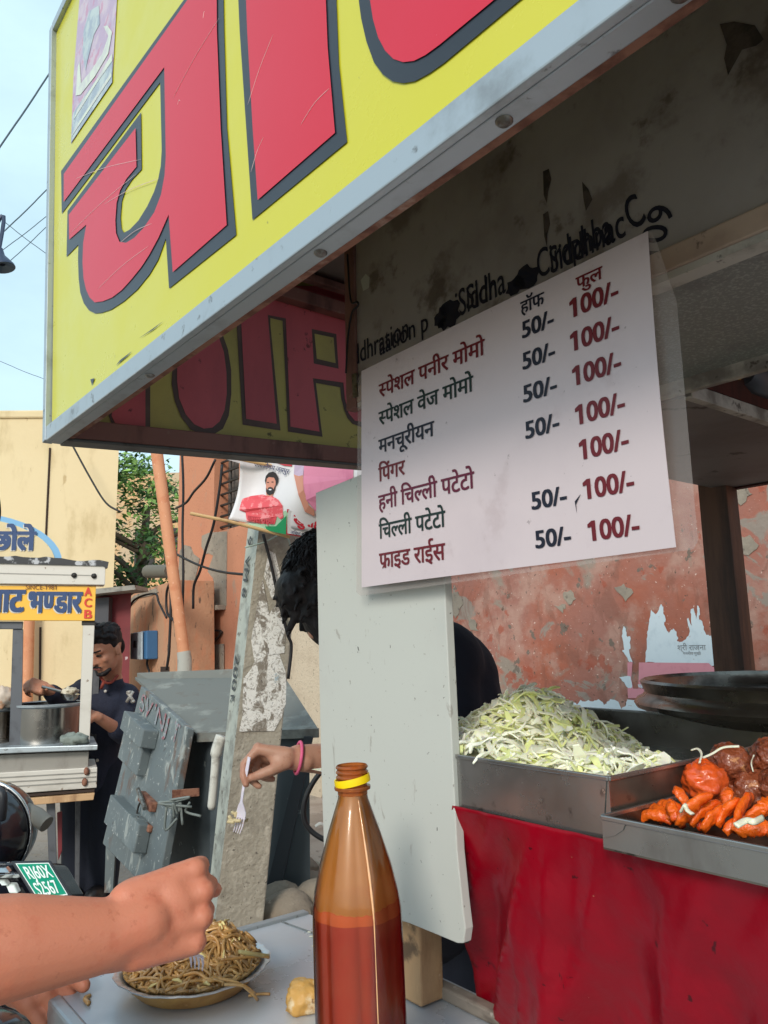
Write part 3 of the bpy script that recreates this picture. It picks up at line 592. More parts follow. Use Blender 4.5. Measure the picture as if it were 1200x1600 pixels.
m = MB(); m.slab([sp(x, y, .003) for x, y in ((345,1480),(400,1480),(400,1620),(345,1620))], -RD*.006); m.build('dark_hole', M_crk, stub)
meter = thing('meter_box', 'small grey and blue electricity meter box on the low wall', 'meter box', sp(290, 1430))
m = MB(); m.slab([sp(x, y, .001) for x, y in ((240,1255),(325,1242),(325,1430),(240,1425))], -RD*.12); bb_ = m.build('body', mat('meter_blue', S(62, 108, 152), .45), meter, bevel=.01)
m = MB(); m.slab([sp(x, y, .13) for x, y in ((236,1260),(312,1248),(312,1432),(236,1427))], -RD*.02); m.build('front_cover', mat('meter_grey', S(172, 182, 188), .5, layers=[(14, .5, .7, S(130, 138, 144), .7)]), meter, bevel=.008)
m = MB(); m.box(sp(272, 1330, .155), .03, .005, .035, (LD, RD, ZD)); m.build('dial', M_iron, meter)
m = MB(); m.tube(crom([sp(x, y, .05) for x, y in ((285,1430),(285,1470),(300,1520),(300,1600))]), .012, 6); m.build('cable', M_wire, meter, smooth=True)
# leaning pipe
M_pip = mat('orange_pipe', S(214, 148, 110), .7, layers=[(8, .5, .7, S(200, 122, 84), .7), (30, .62, .68, S(240, 190, 160), .6)])
pipe = thing('leaning_pipe', 'orange painted pipe leaning in front of the low wall, grey at its foot', 'pipe', PY(288, 1060, 6.4))
m = MB(); pa, pb_ = PY(236, 640, 6.4), PY(287, 1018, 6.4); m.tube([pa, pb_], [.052, .046], 14); m.build('upper_length', M_pip, pipe, smooth='auto')
m = MB(); pc = PY(291, 1100, 6.4); m.tube([pb_, PY(288.5, 1030, 6.4), V((pc.x, pc.y, -.02))], [.054, .058, .058], 14); m.build('grey_foot', mat('grey_pipe', S(176, 174, 166), .7, layers=[(14, .5, .7, S(130, 126, 120), .8)]), pipe, smooth='auto')
m = MB(); m.tube([PY(172+250/4.21, 690+855/4.21, 6.9), PY(172+400/4.21, 690+852/4.21, 6.5)], .06, 10); tag(m.build('steel_tube', mat('dark_tube', S(110, 106, 98), .6, .3), smooth='auto'), 'short dark horizontal tube in front of the green tree', 'pipe')
# hanging cables along the house
cabs = [([(480,40),(490,300),(485,600),(490,900),(480,1200),(470,1380)], .016), ([(700,120),(640,240),(560,330),(510,400),(440,440)], .014), ([(745,150),(730,300),(690,540),(640,700),(600,850),(560,950),(555,1100)], .016), ([(390,710),(520,780),(640,830),(760,860),(900,875)], .014), ([(405,930),(408,1100),(400,1300),(395,1400),(380,1500)], .018), ([(400,930),(380,1000),(385,1130),(440,1200),(470,1400)], .016), ([(120,1140),(170,1040),(300,1000),(330,1060),(380,1160)], .014)]
for pts, r in cabs:
    m = MB(); m.tube(crom([PR(170+x/4.21, 690+y/4.21, RW-.62) for x, y in pts], 5), r*.8, 6); tag(m.build('hanging_cable', M_wire, smooth=True), 'thin dark cable hanging loosely in front of the orange house', 'cable', 'cables hanging across the orange house')
# ---- yellow building
M_yb = mat('cream_yellow_plaster', S(226, 206, 166), .9, layers=[(.5, .4, .7, S(214, 192, 150), .8), (2.5, .52, .68, S(196, 174, 132), .75, (1, 1, .4)), (10, .64, .70, S(176, 148, 104), .6, (1, 1, .4)), (30, .68, .72, S(150, 124, 86), .6)], bump=.25, bscale=20, bdist=.01)
yb = thing('yellow_building', 'plain cream yellow plastered building behind the chaat cart', 'building', PY(60, 1180, 9))
e1 = PY(186, 700, 9); zt_ = PY(0, 640, 9).z
m = MB(); m.slab([V((-16, 9, 0)), V((e1.x-.02, 9, 0)), V((e1.x, 9, zt_-.12)), V((-16, 9, zt_+.1))], V((-2.4, 4, 0))); m.build('wall', M_yb, yb)
m = MB(); m.slab([V((-16, 8.97, zt_+.08)), V((e1.x+.03, 8.97, zt_-.14)), V((e1.x+.03, 8.97, zt_-.04)), V((-16, 8.97, zt_+.18))], V((-2.4, 4.05, 0))); m.build('parapet', M_yb, yb, bevel=.02)
m = MB(); m.tube([PY(78, 700, 8.99), PY(72, 830, 8.99), PY(69, 900, 8.99)], .012, 5); m.tube([PY(63, 980, 8.99), PY(61, 1180, 8.99)], .012, 5); m.build('wall_crack', M_crk, yb)
m = MB(); m.tube([PY(47, 700, 8.85), PY(47, 1000, 8.85), PY(41, 1150, 8.85), PY(40, 1200, 8.85)], .07, 10); m.build('drain_pipe', M_pip, yb, smooth='auto') if 0 else None
m = MB(); m.tube([PY(47, 900, 8.85), PY(45, 1000, 8.85), PY(40, 1200, 8.85)], .06, 10); m.build('drain_pipe', M_pip, yb, smooth='auto')
m = MB(); m.tube(crom([PY(108, 686, 8.6), PY(140, 745, 8.6), PY(165, 785, 8.6), PY(188, 800, 8.6)]), .012, 6); tag(m.build('power_wire', M_wire, smooth=True), 'thin dark wire sagging across the cream yellow building', 'wire')
# dark red shop
shop = thing('red_shop', 'small dark red shop with a grey awning edge behind the cook', 'shop', PY(175, 1180, 7.6))
m = MB(); m.slab([PY(140, 930, 7.6), PY(205, 925, 7.6), V((PY(205, 1000, 7.6).x, 7.6, 0)), V((PY(140, 1000, 7.6).x, 7.6, 0))], V((-.1, .3, 0))); m.build('front', mat('dark_red_shutter', S(122, 40, 46), .6, layers=[(3, .45, .7, S(96, 34, 40), .8), (14, .66, .69, S(206, 186, 190), .8)]), shop)
m = MB(); m.slab([PY(150, 936, 7.58), PY(176, 934, 7.58), PY(174, 1000, 7.58), PY(150, 1000, 7.58)], V((0, -.1, 0))); m.build('dark_panel', mat('shop_dark_panel', S(70, 70, 76), .6), shop)
m = MB(); m.slab([PY(130, 922, 7.3), PY(210, 914, 7.3), PY(212, 921, 7.3), PY(130, 930, 7.3)], V((0, .4, 0))); m.build('awning', mat('grey_awning', S(150, 146, 138), .7, layers=[(10, .5, .7, S(104, 100, 94), .8)]), shop)
# far flats behind the tree
M_far = mat('far_facade', S(216, 172, 126), .9, layers=[(.9, .45, .6, S(196, 176, 150), .8)])
far = thing('apartment_block', 'pale orange flats with dark windows glimpsed through the green tree', 'building', (-5.6, 22, 0))
m = MB(); m.box((-5.6, 23, 3.0), 2.6, 1, 3.4); m.box((-5.6, 21.9, 2.9), 2.7, .12, .2); m.build('wall', M_far, far)
for x in (-6.9, -6.05, -5.2, -4.4):
    for z in (1.6, 4.2): m = MB(); m.box((x, 21.97, z), .28, .05, .55); m.build('window', M_iron, far)
# ---- tree
M_leaf = mat('leaf_green', S(104, 140, 66), .55, layers=[(.8, .4, .62, S(140, 172, 88), .9)], isl=.45)
M_leafd = mat('leaf_dark_green', S(66, 100, 50), .6, isl=.4)
M_bark = mat('bark', S(92, 78, 64), .9, layers=[(8, .4, .65, S(60, 50, 42), .9, (1, 1, .2))], bump=.6, bscale=20, bdist=.03)
tree = thing('leafy_tree', 'bushy green tree between the yellow building and the orange house', 'tree', (-4.6, 14, 0))
m = MB(); m.tube([(-4.6, 14, -.1), (-4.55, 14, 1.2), (-4.5, 14.1, 2.6), (-4.4, 14.1, 4.0)], [.2, .16, .13, .05], 10)
r = random.Random(3)
for k in range(16):
    z = r.uniform(1.2, 3.6); a = r.uniform(0, 6.28); q = r.uniform(.8, 1.6); m.tube(crom([(-4.5, 14, z), (-4.5+math.cos(a)*q*.5, 14+math.sin(a)*q*.5, z+.35), (-4.5+math.cos(a)*q, 14+math.sin(a)*q, z+.5)]), [.05]*6+[.03]*6+[.012], 6)
m.build('trunk', M_bark, tree, smooth=True)
m = MB(); clus = []
for k in range(120):
    z = r.uniform(.9, 4.95); wd = 1.75*math.sin(min(1, max(.12, (z-.4)/4.6))*math.pi*.72+.35)
    if z > 4.2: wd = .62
    x = -4.5+r.uniform(-1, 1)*wd-.12*(z-2.5)*(1 if z > 3 else 0); clus.append((x, 14+r.uniform(-1.0, 1.0), z, r.uniform(.22, .48)))
for cx, cy, cz, cr_ in clus:
    m.m = 1 if r.random() < .4 else 0
    for q in range(70):
        d = V((r.gauss(0, 1), r.gauss(0, 1), r.gauss(0, .7))); d = d.normalized()*cr_*r.random()**.45; p = V((cx, cy, cz))+d
        n = V((r.gauss(0, .6), r.gauss(-.3, .6), 1)).normalized(); u = n.orthogonal().normalized(); u.rotate(Matrix.Rotation(r.uniform(0, 6.28), 3, n)); v_ = n.cross(u); s = r.uniform(.045, .085)
        m.add([p-u*s, p-u*.2*s+v_*s*.45, p+u*s-n*s*.3, p-u*.2*s-v_*s*.45], [(0, 1, 2, 3)])
m.build('crown', [M_leaf, M_leafd], tree)
# ---- wires and lamp in the sky
M_pl = mat('power_line_grey', S(70, 84, 92), .6)
for a, b_, y, r_ in (((-60,318),(130,36),14,.018),((-60,426),(130,240),16,.014),((-60,440),(130,293),18,.010),((-60,478),(130,300),18,.010),((-60,295),(130,440),20,.010),((-60,540),(130,616),22,.008)):
    m = MB(); p, q = PY(*a, y), PY(*b_, y+2); mid = (p+q)/2-ZD*.03; m.tube(crom([p+(p-q)*3, p, mid, q, q+(q-p)*3], 4), r_, 6); tag(m.build('power_line', M_pl, smooth=True), 'thin grey overhead power line crossing the pale sky', 'power line', 'overhead power lines')
lamp = thing('street_lamp', 'dark hooded street lamp against the sky at the left edge', 'street lamp', PY(-70, 1180, 11))
c = PY(3, 412, 11); M_lamp = mat('lamp_hood', S(60, 70, 92), .4, .4)
m = MB(); m.lathe([(.02, .24), (.05, .22), (.06, .10), (.10, .04), (.17, -.07), (.175, -.10), (.16, -.105), (.04, -.05)], c+V((0, 0, .03)), 20, ax=(V((1, 0, .25)).normalized(), V((0, 1, 0)), V((-.25, 0, 1)).normalized())); m.build('lamp_hood', M_lamp, lamp, smooth='auto')
b0 = PY(-70, 1180, 11); m = MB(); m.tube([V((b0.x, b0.y, 0)), V((b0.x, b0.y, 6.4))], .06, 10); m.tube(crom([V((b0.x, b0.y, 6.2)), V((b0.x+.2, b0.y, c.z+.7)), V((c.x-.15, c.y, c.z+.55)), c+V((-.06, 0, .24))]), .03, 8); m.build('post', M_lamp, lamp, smooth='auto')
# ---- concrete pole
M_con = mat('rough_concrete', S(172, 164, 150), .95, layers=[(5, .42, .7, S(142, 134, 122), .9), (26, .5, .68, S(196, 188, 174), .7), (60, .62, .68, S(78, 72, 66), .8)], bump=.8, bscale=70, bdist=.006)
M_cpa = mat('painted_concrete', S(172, 176, 168), .9, layers=[(9, .45, .62, S(132, 132, 126), .9), (30, .6, .67, S(96, 92, 86), .8), (5, .6, .7, S(186, 192, 190), .7)], bump=.5, bscale=60, bdist=.004)
M_scr = mat('poster_scraps', S(236, 234, 230), .85, layers=[(16, .50, .56, S(130, 120, 108), .95, (1, 1, .8), .8), (44, .52, .6, S(176, 170, 162), .9, None, 2), (70, .6, .64, S(60, 58, 60), .7, None, 2), (9, .62, .66, S(150, 176, 190), .7)], bump=.6, bscale=90, bdist=.003)
pole = thing('utility_pole', 'leaning weathered concrete utility pole with peeling white poster scraps', 'utility pole', PY(367, 1640, 2.72))
YL, YM, YR_ = 2.80, 2.70, 2.78
def pe(i, y):
    f = (y-840)/600.
    return PY((385-65*f, 403-67*f, 471-59*f)[i], y, (YL, YM, YR_)[i])
def ptop(i):
    a_, b_ = pe(i, 1400), pe(i, 840); k = (4.6-a_.z)/(b_.z-a_.z); return a_+(b_-a_)*k
def pbot(i):
    a_, b_ = pe(i, 1400), pe(i, 840); k = (-.05-a_.z)/(b_.z-a_.z); return a_+(b_-a_)*k
m = MB(); B = [pbot(i) for i in range(3)]; T = [ptop(i) for i in range(3)]
B.append(B[0]+B[2]-B[1]); T.append(T[0]+T[2]-T[1])
m.m = 0; m.add(B+T, [(1, 2, 6, 5), (2, 3, 7, 6), (4, 5, 6, 7), (3, 2, 1, 0)]); m.m = 1; m.add(B+T, [(0, 1, 5, 4), (3, 0, 4, 7)])
m.build('shaft', [M_con, M_cpa], pole, bevel=.006)
nP = (pe(2, 1100)-pe(1, 1100)).cross(ZD).normalized(); nP = nP if nP.y < 0 else -nP
def prf(px, py, off=.002):
    d = ray(px, py); p0 = pe(1, 1100); n2 = (pe(2, 1100)-p0).cross(pe(1, 900)-p0).normalized()
    t = (p0-CAM).dot(n2)/d.dot(n2); n2 = n2 if n2.y < 0 else -n2
    return CAM+d*t+n2*off
def scrap(pts, off=.0025): b = MB(); b.poly([prf(x, y, off) for x, y in pts]); b.build('poster_scrap', M_scr, pole)
scrap([(380,1060),(392,1045),(400,1028),(436,1022),(446,1050),(447,1068),(446,1100),(440,1120),(428,1142),(373,1143),(378,1120)])
scrap([(392,1000),(402,940),(410,905),(420,960),(440,930),(446,985),(444,1020),(415,1025),(398,1040)], .0022)
scrap([(412,900),(420,860),(430,865),(438,900),(446,925),(440,940),(424,935)], .0022)
nL = (pe(1, 1100)-pe(0, 1100)).cross(ZD).normalized(); nL = nL if nL.y < 0 else -nL
M_pnt = mat('faded_black_paint', S(72, 74, 78), .8)
def pl_text(s, y0, y1, f0=.2):
    P = pe(0, y0).lerp(pe(1, y0), f0); Q = pe(0, y1).lerp(pe(1, y1), f0); ex = Q-P; wd = ex.length; ex.normalize(); ey = (pe(1, y0)-pe(0, y0)).normalized()
    b = MB(); letter(b, s, P, ex, ey, nL, width=wd, sy=.055, lift=.003, bold=.01); b.build('painted_number', M_pnt, pole)
pl_text('VM 8', 868, 932); pl_text('200', 1022, 1078); pl_text('K', 1086, 1098); pl_text('9', 838, 852)
m = MB(); m.tube(crom([prf(x, y, .02) for x, y in ((408,835),(420,880),(432,935),(446,990),(452,1010),(447,1060))]), .006, 6); tag(m.build('pole_cable', M_wire, smooth=True), 'black cable running down the right face of the concrete pole', 'cable')
m = MB(); m.tube(crom([prf(x, y, .02) for x, y in ((380,856),(410,848),(430,838),(440,834),(448,845),(452,862))]), .003, 6); tag(m.build('tie_wire', mat('pale_wire', S(170, 186, 176), .6), smooth=True), 'pale greenish tie wire looped under the banner', 'wire')
# ---- banner
ban = thing('street_banner', 'white printed banner with two men, tied to bamboo sticks on the pole', 'banner', PY(430, 845, 2.6))
def bp(x, y, off=0):
    px, py = 340+x/5, 680+y/5; p = PY(px, py, 2.60)
    return p+V((0, .022*math.sin((px-360)*.045)+.012*math.sin((py)*.05+px*.02)-off, 0))
M_bw = mat('banner_white', S(226, 224, 230), .5, layers=[(6, .5, .75, S(208, 204, 216), .7)])
bw = MB()
def bsheet(u, v):
    tlx, blx = (170-40*max(0, v-.0)**2*2.0), 90
    x0 = 175-85*v**2.5; x = x0+(1150-x0)*u; y = 40+(660-40)*v+(250)*u*v*.62+u*(1-v)*60
    return bp(x, y)
bw.grid(bsheet, 40, 24); bw.build('sheet', M_bw, ban, smooth=True, solid=.001)
def bpoly(pts, mm, off, nm): b = MB(); b.poly([bp(x, y, off) for x, y in pts]); b.build(nm, mm, ban)
M_bred = mat('banner_coral', S(222, 76, 88), .55, layers=[(40, .5, .6, S(240, 150, 156), .8)]); M_bgr = mat('banner_green', S(22, 148, 92), .55, layers=[(8, .5, .8, S(80, 176, 130), .5)])
M_bsk = mat('banner_skin', S(206, 140, 120), .55); M_bhr = mat('banner_hair', S(34, 28, 30), .6); M_bpk = mat('banner_pink', S(228, 140, 176), .55, layers=[(14, .45, .6, S(210, 116, 156), .7, (1, 1, .4))])
M_blt = mat('banner_light_green', S(168, 206, 176), .55); M_bnv = mat('banner_navy_ink', S(46, 52, 96), .55); M_brd = mat('banner_red_ink', S(196, 40, 60), .55); M_blu = mat('banner_lilac', S(196, 176, 206), .6)
O1, O2, O3, O4 = .003, .0045, .006, .0075
bpoly([(200,688),(330,690),(430,640),(540,600),(560,620),(545,780),(460,762),(380,742)], M_blt, O1, 'print_green'); bpoly([(370,712),(460,715),(545,640),(538,780),(385,742)], M_bgr, O2, 'print_green')
bpoly([(165,580),(185,490),(250,465),(350,455),(380,470),(430,478),(480,510),(515,560),(522,650),(500,665),(470,640),(450,700),(330,690),(225,670),(215,600)], M_bred, O2, 'print_shirt')
bpoly([(372,430),(378,470),(405,490),(430,475),(436,430)], M_bsk, O3-.0005, 'print_neck')
bpoly([(370,340),(385,315),(440,320),(455,350),(452,400),(440,435),(410,450),(385,440),(372,400)], M_bsk, O3, 'print_face')
bpoly([(362,345),(370,310),(395,285),(430,280),(455,295),(475,330),(472,365),(455,400),(452,355),(438,328),(395,318),(376,330),(370,380)], M_bhr, O4, 'print_hair')
bpoly([(372,400),(384,425),(390,405),(408,400),(428,408),(436,425),(452,385),(448,425),(430,460),(405,468),(385,458),(374,435)], M_bhr, O4, 'print_beard'); bpoly([(394,416),(422,420),(416,430),(400,427)], M_bw, O4+.001, 'print_smile')
for x in (388, 425): bpoly([(x-8,358),(x+10,360),(x+8,367),(x-7,365)], M_bhr, O4, 'print_eye')
bpoly([(605,230),(680,235),(672,320),(640,330),(600,315)], M_blu, O2, 'print_sleeve'); bpoly([(600,315),(640,330),(672,322),(680,440),(720,560),(760,590),(760,640),(690,610),(640,480)], M_bsk, O3, 'print_arm'); bpoly([(680,200),(1060,250),(1060,330),(900,560),(770,600),(700,520),(668,400),(676,330)], M_bpk, O2, 'print_kurta')
bpoly([(552,590),(760,620),(900,640),(900,830),(540,780)], M_brd, O2, 'print_box'); bpoly([(562,600),(760,630),(900,650),(900,820),(550,772)], M_bw, O3, 'print_box')
bpoly([(460,205),(588,222),(582,250),(520,240),(462,215)], M_brd, O2, 'print_tab')
def bt(s, x, y, x2, y2, mm, h, bold=.015):
    b = MB(); P = bp(x, y, O4); Q = bp(x2, y2, O4); ex = Q-P; wd = ex.length; ex.normalize(); n = V((0, -1, 0)); ey = n.cross(ex).normalized(); ey = ey if ey.z > 0 else -ey
    letter(b, s, P, ex, ey, n, width=wd, sy=h/5*2.6/FPX/.6, bold=bold); b.build('lettering', mm, ban)
bt('नगर िनगम जयपुर', 272, 228, 558, 310, M_bnv, 34); bt('खुशहाल', 597, 702, 900, 745, M_brd, 66, .04); bt('निवेदक', 305, 620, 390, 640, M_bnv, 22); bt('कमल वर्मा', 228, 668, 440, 700, M_brd, 40, .03); bt('अिखल भारती की', 575, 775, 760, 805, M_bnv, 22)
M_bam = mat('bamboo', S(206, 168, 118), .6, layers=[(14, .5, .7, S(160, 122, 80), .8)])
m = MB(); m.tube([bp(-200, 618, .02), bp(100, 680, .01), bp(560, 790, -.03)], .006, 8); m.build('bamboo_stick', M_bam, ban, smooth='auto')
m = MB(); m.tube([bp(-80, 145, .02), bp(60, 180, .02), bp(500, 240, -.03)], .006, 8); m.build('bamboo_stick', M_bam, ban, smooth='auto'); 
m = MB(); m.poly([bp(x, y, 0) for x, y in ((40,165),(100,160),(175,170),(172,215),(90,200),(40,185))]); m.build('loose_corner', M_bw, ban)
# ---- electrical cabinet
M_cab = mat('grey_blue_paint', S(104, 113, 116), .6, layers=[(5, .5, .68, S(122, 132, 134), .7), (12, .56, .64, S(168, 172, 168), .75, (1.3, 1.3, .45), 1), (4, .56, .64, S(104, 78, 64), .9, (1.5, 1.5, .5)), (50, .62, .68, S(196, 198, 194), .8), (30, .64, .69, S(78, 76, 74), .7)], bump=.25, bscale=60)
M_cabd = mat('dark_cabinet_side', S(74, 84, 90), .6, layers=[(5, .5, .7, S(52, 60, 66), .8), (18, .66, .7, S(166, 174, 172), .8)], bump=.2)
M_cabr = mat('weathered_roof_sheet', S(110, 112, 108), .7, layers=[(6, .50, .64, S(140, 142, 136), .85), (14, .56, .66, S(106, 102, 96), .8)], bump=.25)
cab = thing('electrical_cabinet', 'weathered grey blue street electrical cabinet with its door ajar by the pole', 'cabinet', PY(330, 1600, 3.3))
fl, fr, bl, br = PY(308, 1147, 3.12), PY(498, 1140, 3.12), PY(211, 1058, 3.75), PY(443, 1055, 3.75)
m = MB(); m.slab([fl, fr, br, bl], ZD*-.012); rf = m.build('roof', M_cabr, cab)
m = MB(); m.slab([fl+V((0,-.004,.004)), fr+V((0,-.004,.004)), fr+V((0,-.004,-.03)), fl+V((0,-.004,-.03))], V((0, .02, 0))); m.build('roof_lip', M_cabr, cab)
m = MB(); m.slab([PY(214, 1058, 3.74), PY(366, 1052, 3.74), PY(364, 1071, 3.72), PY(240, 1072, 3.72)], ZD*.02); m.build('roof_ridge', M_cabr, cab) 
ZB = .33
def dn(p, z): return V((p.x, p.y, z))
a_, b_, c_, d_ = fl+V((.05, .03, -.02)), fr+V((-.04, .03, -.02)), br+V((-.03, -.03, -.02)), bl+V((.08, -.03, -.02))
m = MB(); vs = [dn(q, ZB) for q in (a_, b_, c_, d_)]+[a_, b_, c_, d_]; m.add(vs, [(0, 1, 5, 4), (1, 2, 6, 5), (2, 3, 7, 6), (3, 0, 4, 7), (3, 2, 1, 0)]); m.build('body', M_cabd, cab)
m = MB(); 
for x0, x1 in ((462, 478),): m.slab([PY(x0+14, 1150, 3.125), PY(x1+12, 1150, 3.125), PY(x1-40, 1400, 3.125), PY(x0-48, 1400, 3.125)], V((0, -.03, 0)))
m.build('frame_bar', mat('cabinet_frame', S(48, 54, 60), .6), cab)
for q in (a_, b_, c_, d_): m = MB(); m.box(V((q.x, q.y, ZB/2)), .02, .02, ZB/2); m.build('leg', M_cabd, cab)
DA, DB, DC, DD = PY(220, 1072, 3.62), PY(293, 1138, 3.06), PY(243, 1405, 3.02), PY(160, 1318, 3.56)
nD = (DB-DA).cross(DD-DA).normalized(); nD = nD if nD.y < 0 else -nD
m = MB(); m.slab([DA, DB, DC, DD], -nD*.03); door = m.build('door', M_cab, cab, bevel=.004)
def dp(u, v, n=0): return (DA*(1-u)+DB*u)*(1-v)+(DD*(1-u)+DC*u)*v+nD*n
def dbox(u0, u1, v0, v1, n, mm, nm, n0=.001): b = MB(); b.slab([dp(u0, v0, n0), dp(u1, v0, n0), dp(u1, v1, n0), dp(u0, v1, n0)], nD*n); b.build(nm, mm, door, bevel=.006)
dbox(.10, .56, .15, .265, .07, M_cab, 'hinge_hood'); dbox(.08, .50, .266, .45, .045, M_cab, 'hinge_box'); dbox(.16, .76, .66, .83, .055, M_cab, 'lower_box')
dbox(.55, .78, .52, .58, .03, M_rust, 'latch_plate'); dbox(.70, .78, .66, .70, .02, M_rust, 'lock_plate')
m = MB(); m.tube([dp(.60, .50, .05), dp(.78, .56, .05)], .009, 8); m.build('latch_handle', M_screw, door, smooth='auto')
m = MB(); m.tube(crom([dp(.62, .56, .03), dp(.55, .62, .02), dp(.56, .69, .02), dp(.62, .66, .03)]), .004, 6); m.build('wire_loop', M_iron, door, smooth=True)
P = dp(.10, .13, .004); ex = (DB-DA).normalized(); ey = -(DD-DA).normalized(); M_frp = mat('faded_red_paint', S(146, 96, 102), .8, layers=[(40, .46, .56, S(140, 148, 154), .95)])
for s_, u_, w_ in (('SV', .10, .26), ("'NJ", .40, .30), ('T', .80, .10)):
    b = MB(); letter(b, s_, dp(u_, .13, .004), ex, ey, nD, width=(DB-DA).length*w_, sy=.105, bold=.002, lift=.002); b.build('painted_letters', M_frp, door)
m = MB(); m.slab([PY(270, 1234, 3.0), PY(312, 1231, 3.05), PY(312, 1243, 3.05), PY(270, 1247, 3.0)], V((0, -.01, 0))); m.build('hasp_bar', M_rust, cab)
m = MB(); m.slab([PY(166, 1300, 3.6), PY(181, 1312, 3.6), PY(176, 1395, 3.6), PY(163, 1395, 3.6)], V((0, .02, 0))); m.build('door_prop', M_cab, cab)
m = MB(); m.tube(crom([PY(x, y, 2.98) for x, y in ((346,1150),(338,1175),(336,1200),(333,1235),(330,1265))]), [.022]*8+[.016]*16+[.010], 8); tag(m.build('plastic_bag', mat('white_plastic', S(206, 204, 196), .5, layers=[(20, .5, .65, S(160, 156, 148), .8)]), smooth=True), 'dirty white plastic strip hanging between cabinet and concrete pole', 'plastic strip')
m = MB(); 
r = random.Random(8)
for k in range(7):
    a0_ = PY(270+r.uniform(0, 30), 1255+r.uniform(-12, 25), 2.98); m.tube(crom([a0_, a0_+V((r.uniform(-.06, .06), r.uniform(-.02, .02), r.uniform(-.05, .06))), a0_+V((r.uniform(-.08, .08), 0, r.uniform(-.06, .04)))]), .005, 5)
tag(m.build('wire_tangle', mat('tangle_grey', S(120, 128, 126), .6), smooth=True), 'tangle of grey wire and film hanging on the cabinet latch', 'wire tangle')
# ---- rubble, litter and the black hose
M_rock = mat('rubble_stone', S(140, 128, 114), .95, layers=[(6, .42, .66, S(108, 96, 84), .9), (30, .6, .68, S(176, 164, 148), .7)], bump=.6, bscale=40, bdist=.01)
r = random.Random(12)
def rock(c, s, seed):
    m = MB(); m.ell((0, 0, 0), s, s*r.uniform(.7, 1), s*r.uniform(.55, .8), n=14, m=9)
    m.v = [c+p*(1+.34*mnoise.noise(p/s*1.1+V((seed, 0, 0)))+.12*mnoise.noise(p/s*3+V((0, seed, 0)))) for p in m.v]; return m
for k, (px, py, y, s) in enumerate(((418,1375,3.3,.10),(438,1352,3.5,.09),(468,1400,3.2,.11),(430,1412,3.05,.10),(490,1385,3.3,.08),(455,1372,3.6,.09),(405,1400,3.2,.08),(500,1412,3.0,.10),(478,1362,3.8,.08),(415,1345,3.7,.10),(445,1425,2.9,.10),(520,1395,3.1,.09))):
    tag(rock(PY(px, py, y), s, k*3.7).build('rubble_stone', M_rock, smooth='auto'), 'rough dusty grey stone in the rubble heap beside the pole', 'stone', 'rubble stones beside the pole')
m = MB()
def hump(u, v):
    x = -1.3+u*2.2; y = 2.85+v*1.5; z = .40*math.exp(-((x+.42)/.5)**2-((y-3.5)/.55)**2)+.05*mnoise.noise(V((x*5, y*5, 0)))-.03; return V((x, y, z))
m.grid(hump, 50, 36); struct(m.build('dirt_mound', M_grd, smooth=True))
M_lit = mat('litter_white', S(222, 216, 206), .7)
for px, py, y, L_ in ((454,1404,3.0,.09),(482,1402,3.05,.04),(470,1412,2.95,.03),(500,1290,5.2,.06),(466,1296,5.2,.05),(492,1376,3.4,.14)):
    c = PY(px, py, y); m = MB(); m.tube(crom([c+V((-L_/2, 0, -.005)), c+V((0, 0, .012)), c+V((L_/2, .01, 0))]), .012, 6, flat=.4); tag(m.build('litter_scrap', M_lit, smooth=True), 'small whitish litter scrap lying on the dusty ground', 'litter', 'litter on the ground')
m = MB(); m.tube(crom([PY(x, y, 2.3) for x, y in ((520,1190),(500,1208),(484,1232),(475,1258),(476,1282),(486,1298),(505,1311),(540,1325),(580,1400))], 8), .0075, 8); tag(m.build('black_hose', M_wire, smooth=True), 'black rubber hose looping out behind the hanging white board', 'hose')
# ---- chaat cart
M_chw = mat('white_aluminium', S(206, 200, 192), .5, .15, layers=[(6, .5, .72, S(176, 168, 158), .7, (.4, 1, 1)), (26, .64, .69, S(120, 96, 76), .8)])
M_chy = mat('cart_sign_yellow', S(244, 186, 66), .5, layers=[(8, .5, .75, S(236, 172, 52), .6)])
M_chn = mat('cart_sign_navy', S(38, 66, 112), .5); M_chr = mat('cart_sign_red', S(214, 58, 40), .5); M_chb = mat('arch_blue', S(122, 174, 214), .5)
M_chg = mat('cart_panel_grey', S(150, 146, 140), .5, .3, layers=[(8, .5, .7, S(128, 122, 116), .8, (1, 1, .3)), (40, .68, .71, S(60, 56, 52), .8)])
M_chd = mat('cart_frame_grey', S(96, 98, 104), .5, .4, layers=[(12, .5, .7, S(70, 70, 74), .8)])
chaat = thing('chaat_cart', 'white and yellow chaat cart with steel pots at the left', 'food cart', PY(40, 1400, 4.15))
YC = 4.0
def cbx(x0, y0, x1, y1, dep, mm, nm, off=0, bev=.004, par=None):
    b = MB(); b.slab([PY(x0, y0, YC-off), PY(x1, y0, YC-off), PY(x1, y1, YC-off), PY(x0, y1, YC-off)], V((-.42*dep, dep, 0))); return b.build(nm, mm, par or chaat, bevel=bev)
def cq(pts, dep, mm, nm, off=0, bev=.003, par=None):
    b = MB(); b.slab([PY(x, y, YC-off) for x, y in pts], V((-.42*dep, dep, 0))); return b.build(nm, mm, par or chaat, bevel=bev)
beam = cq([(-420,868),(165,881),(164,914),(-420,907)], .12, M_chw, 'roof_beam', .04)
for x in (116, 147): m = MB(); m.lathe([(.0001,.012),(.012,.010),(.014,0)], PY(x, 899 if x < 130 else 900, YC-.042), 12, ax=(V((1,0,0)), ZD, V((0,-1,0)))); m.build('bolt', M_iron, beam, smooth=True)
cq([(-420,885),(148,898.5),(148,900),(-420,886.5)], .01, M_chg, 'beam_groove', .042, 0, beam)
m = MB(); r = random.Random(2)
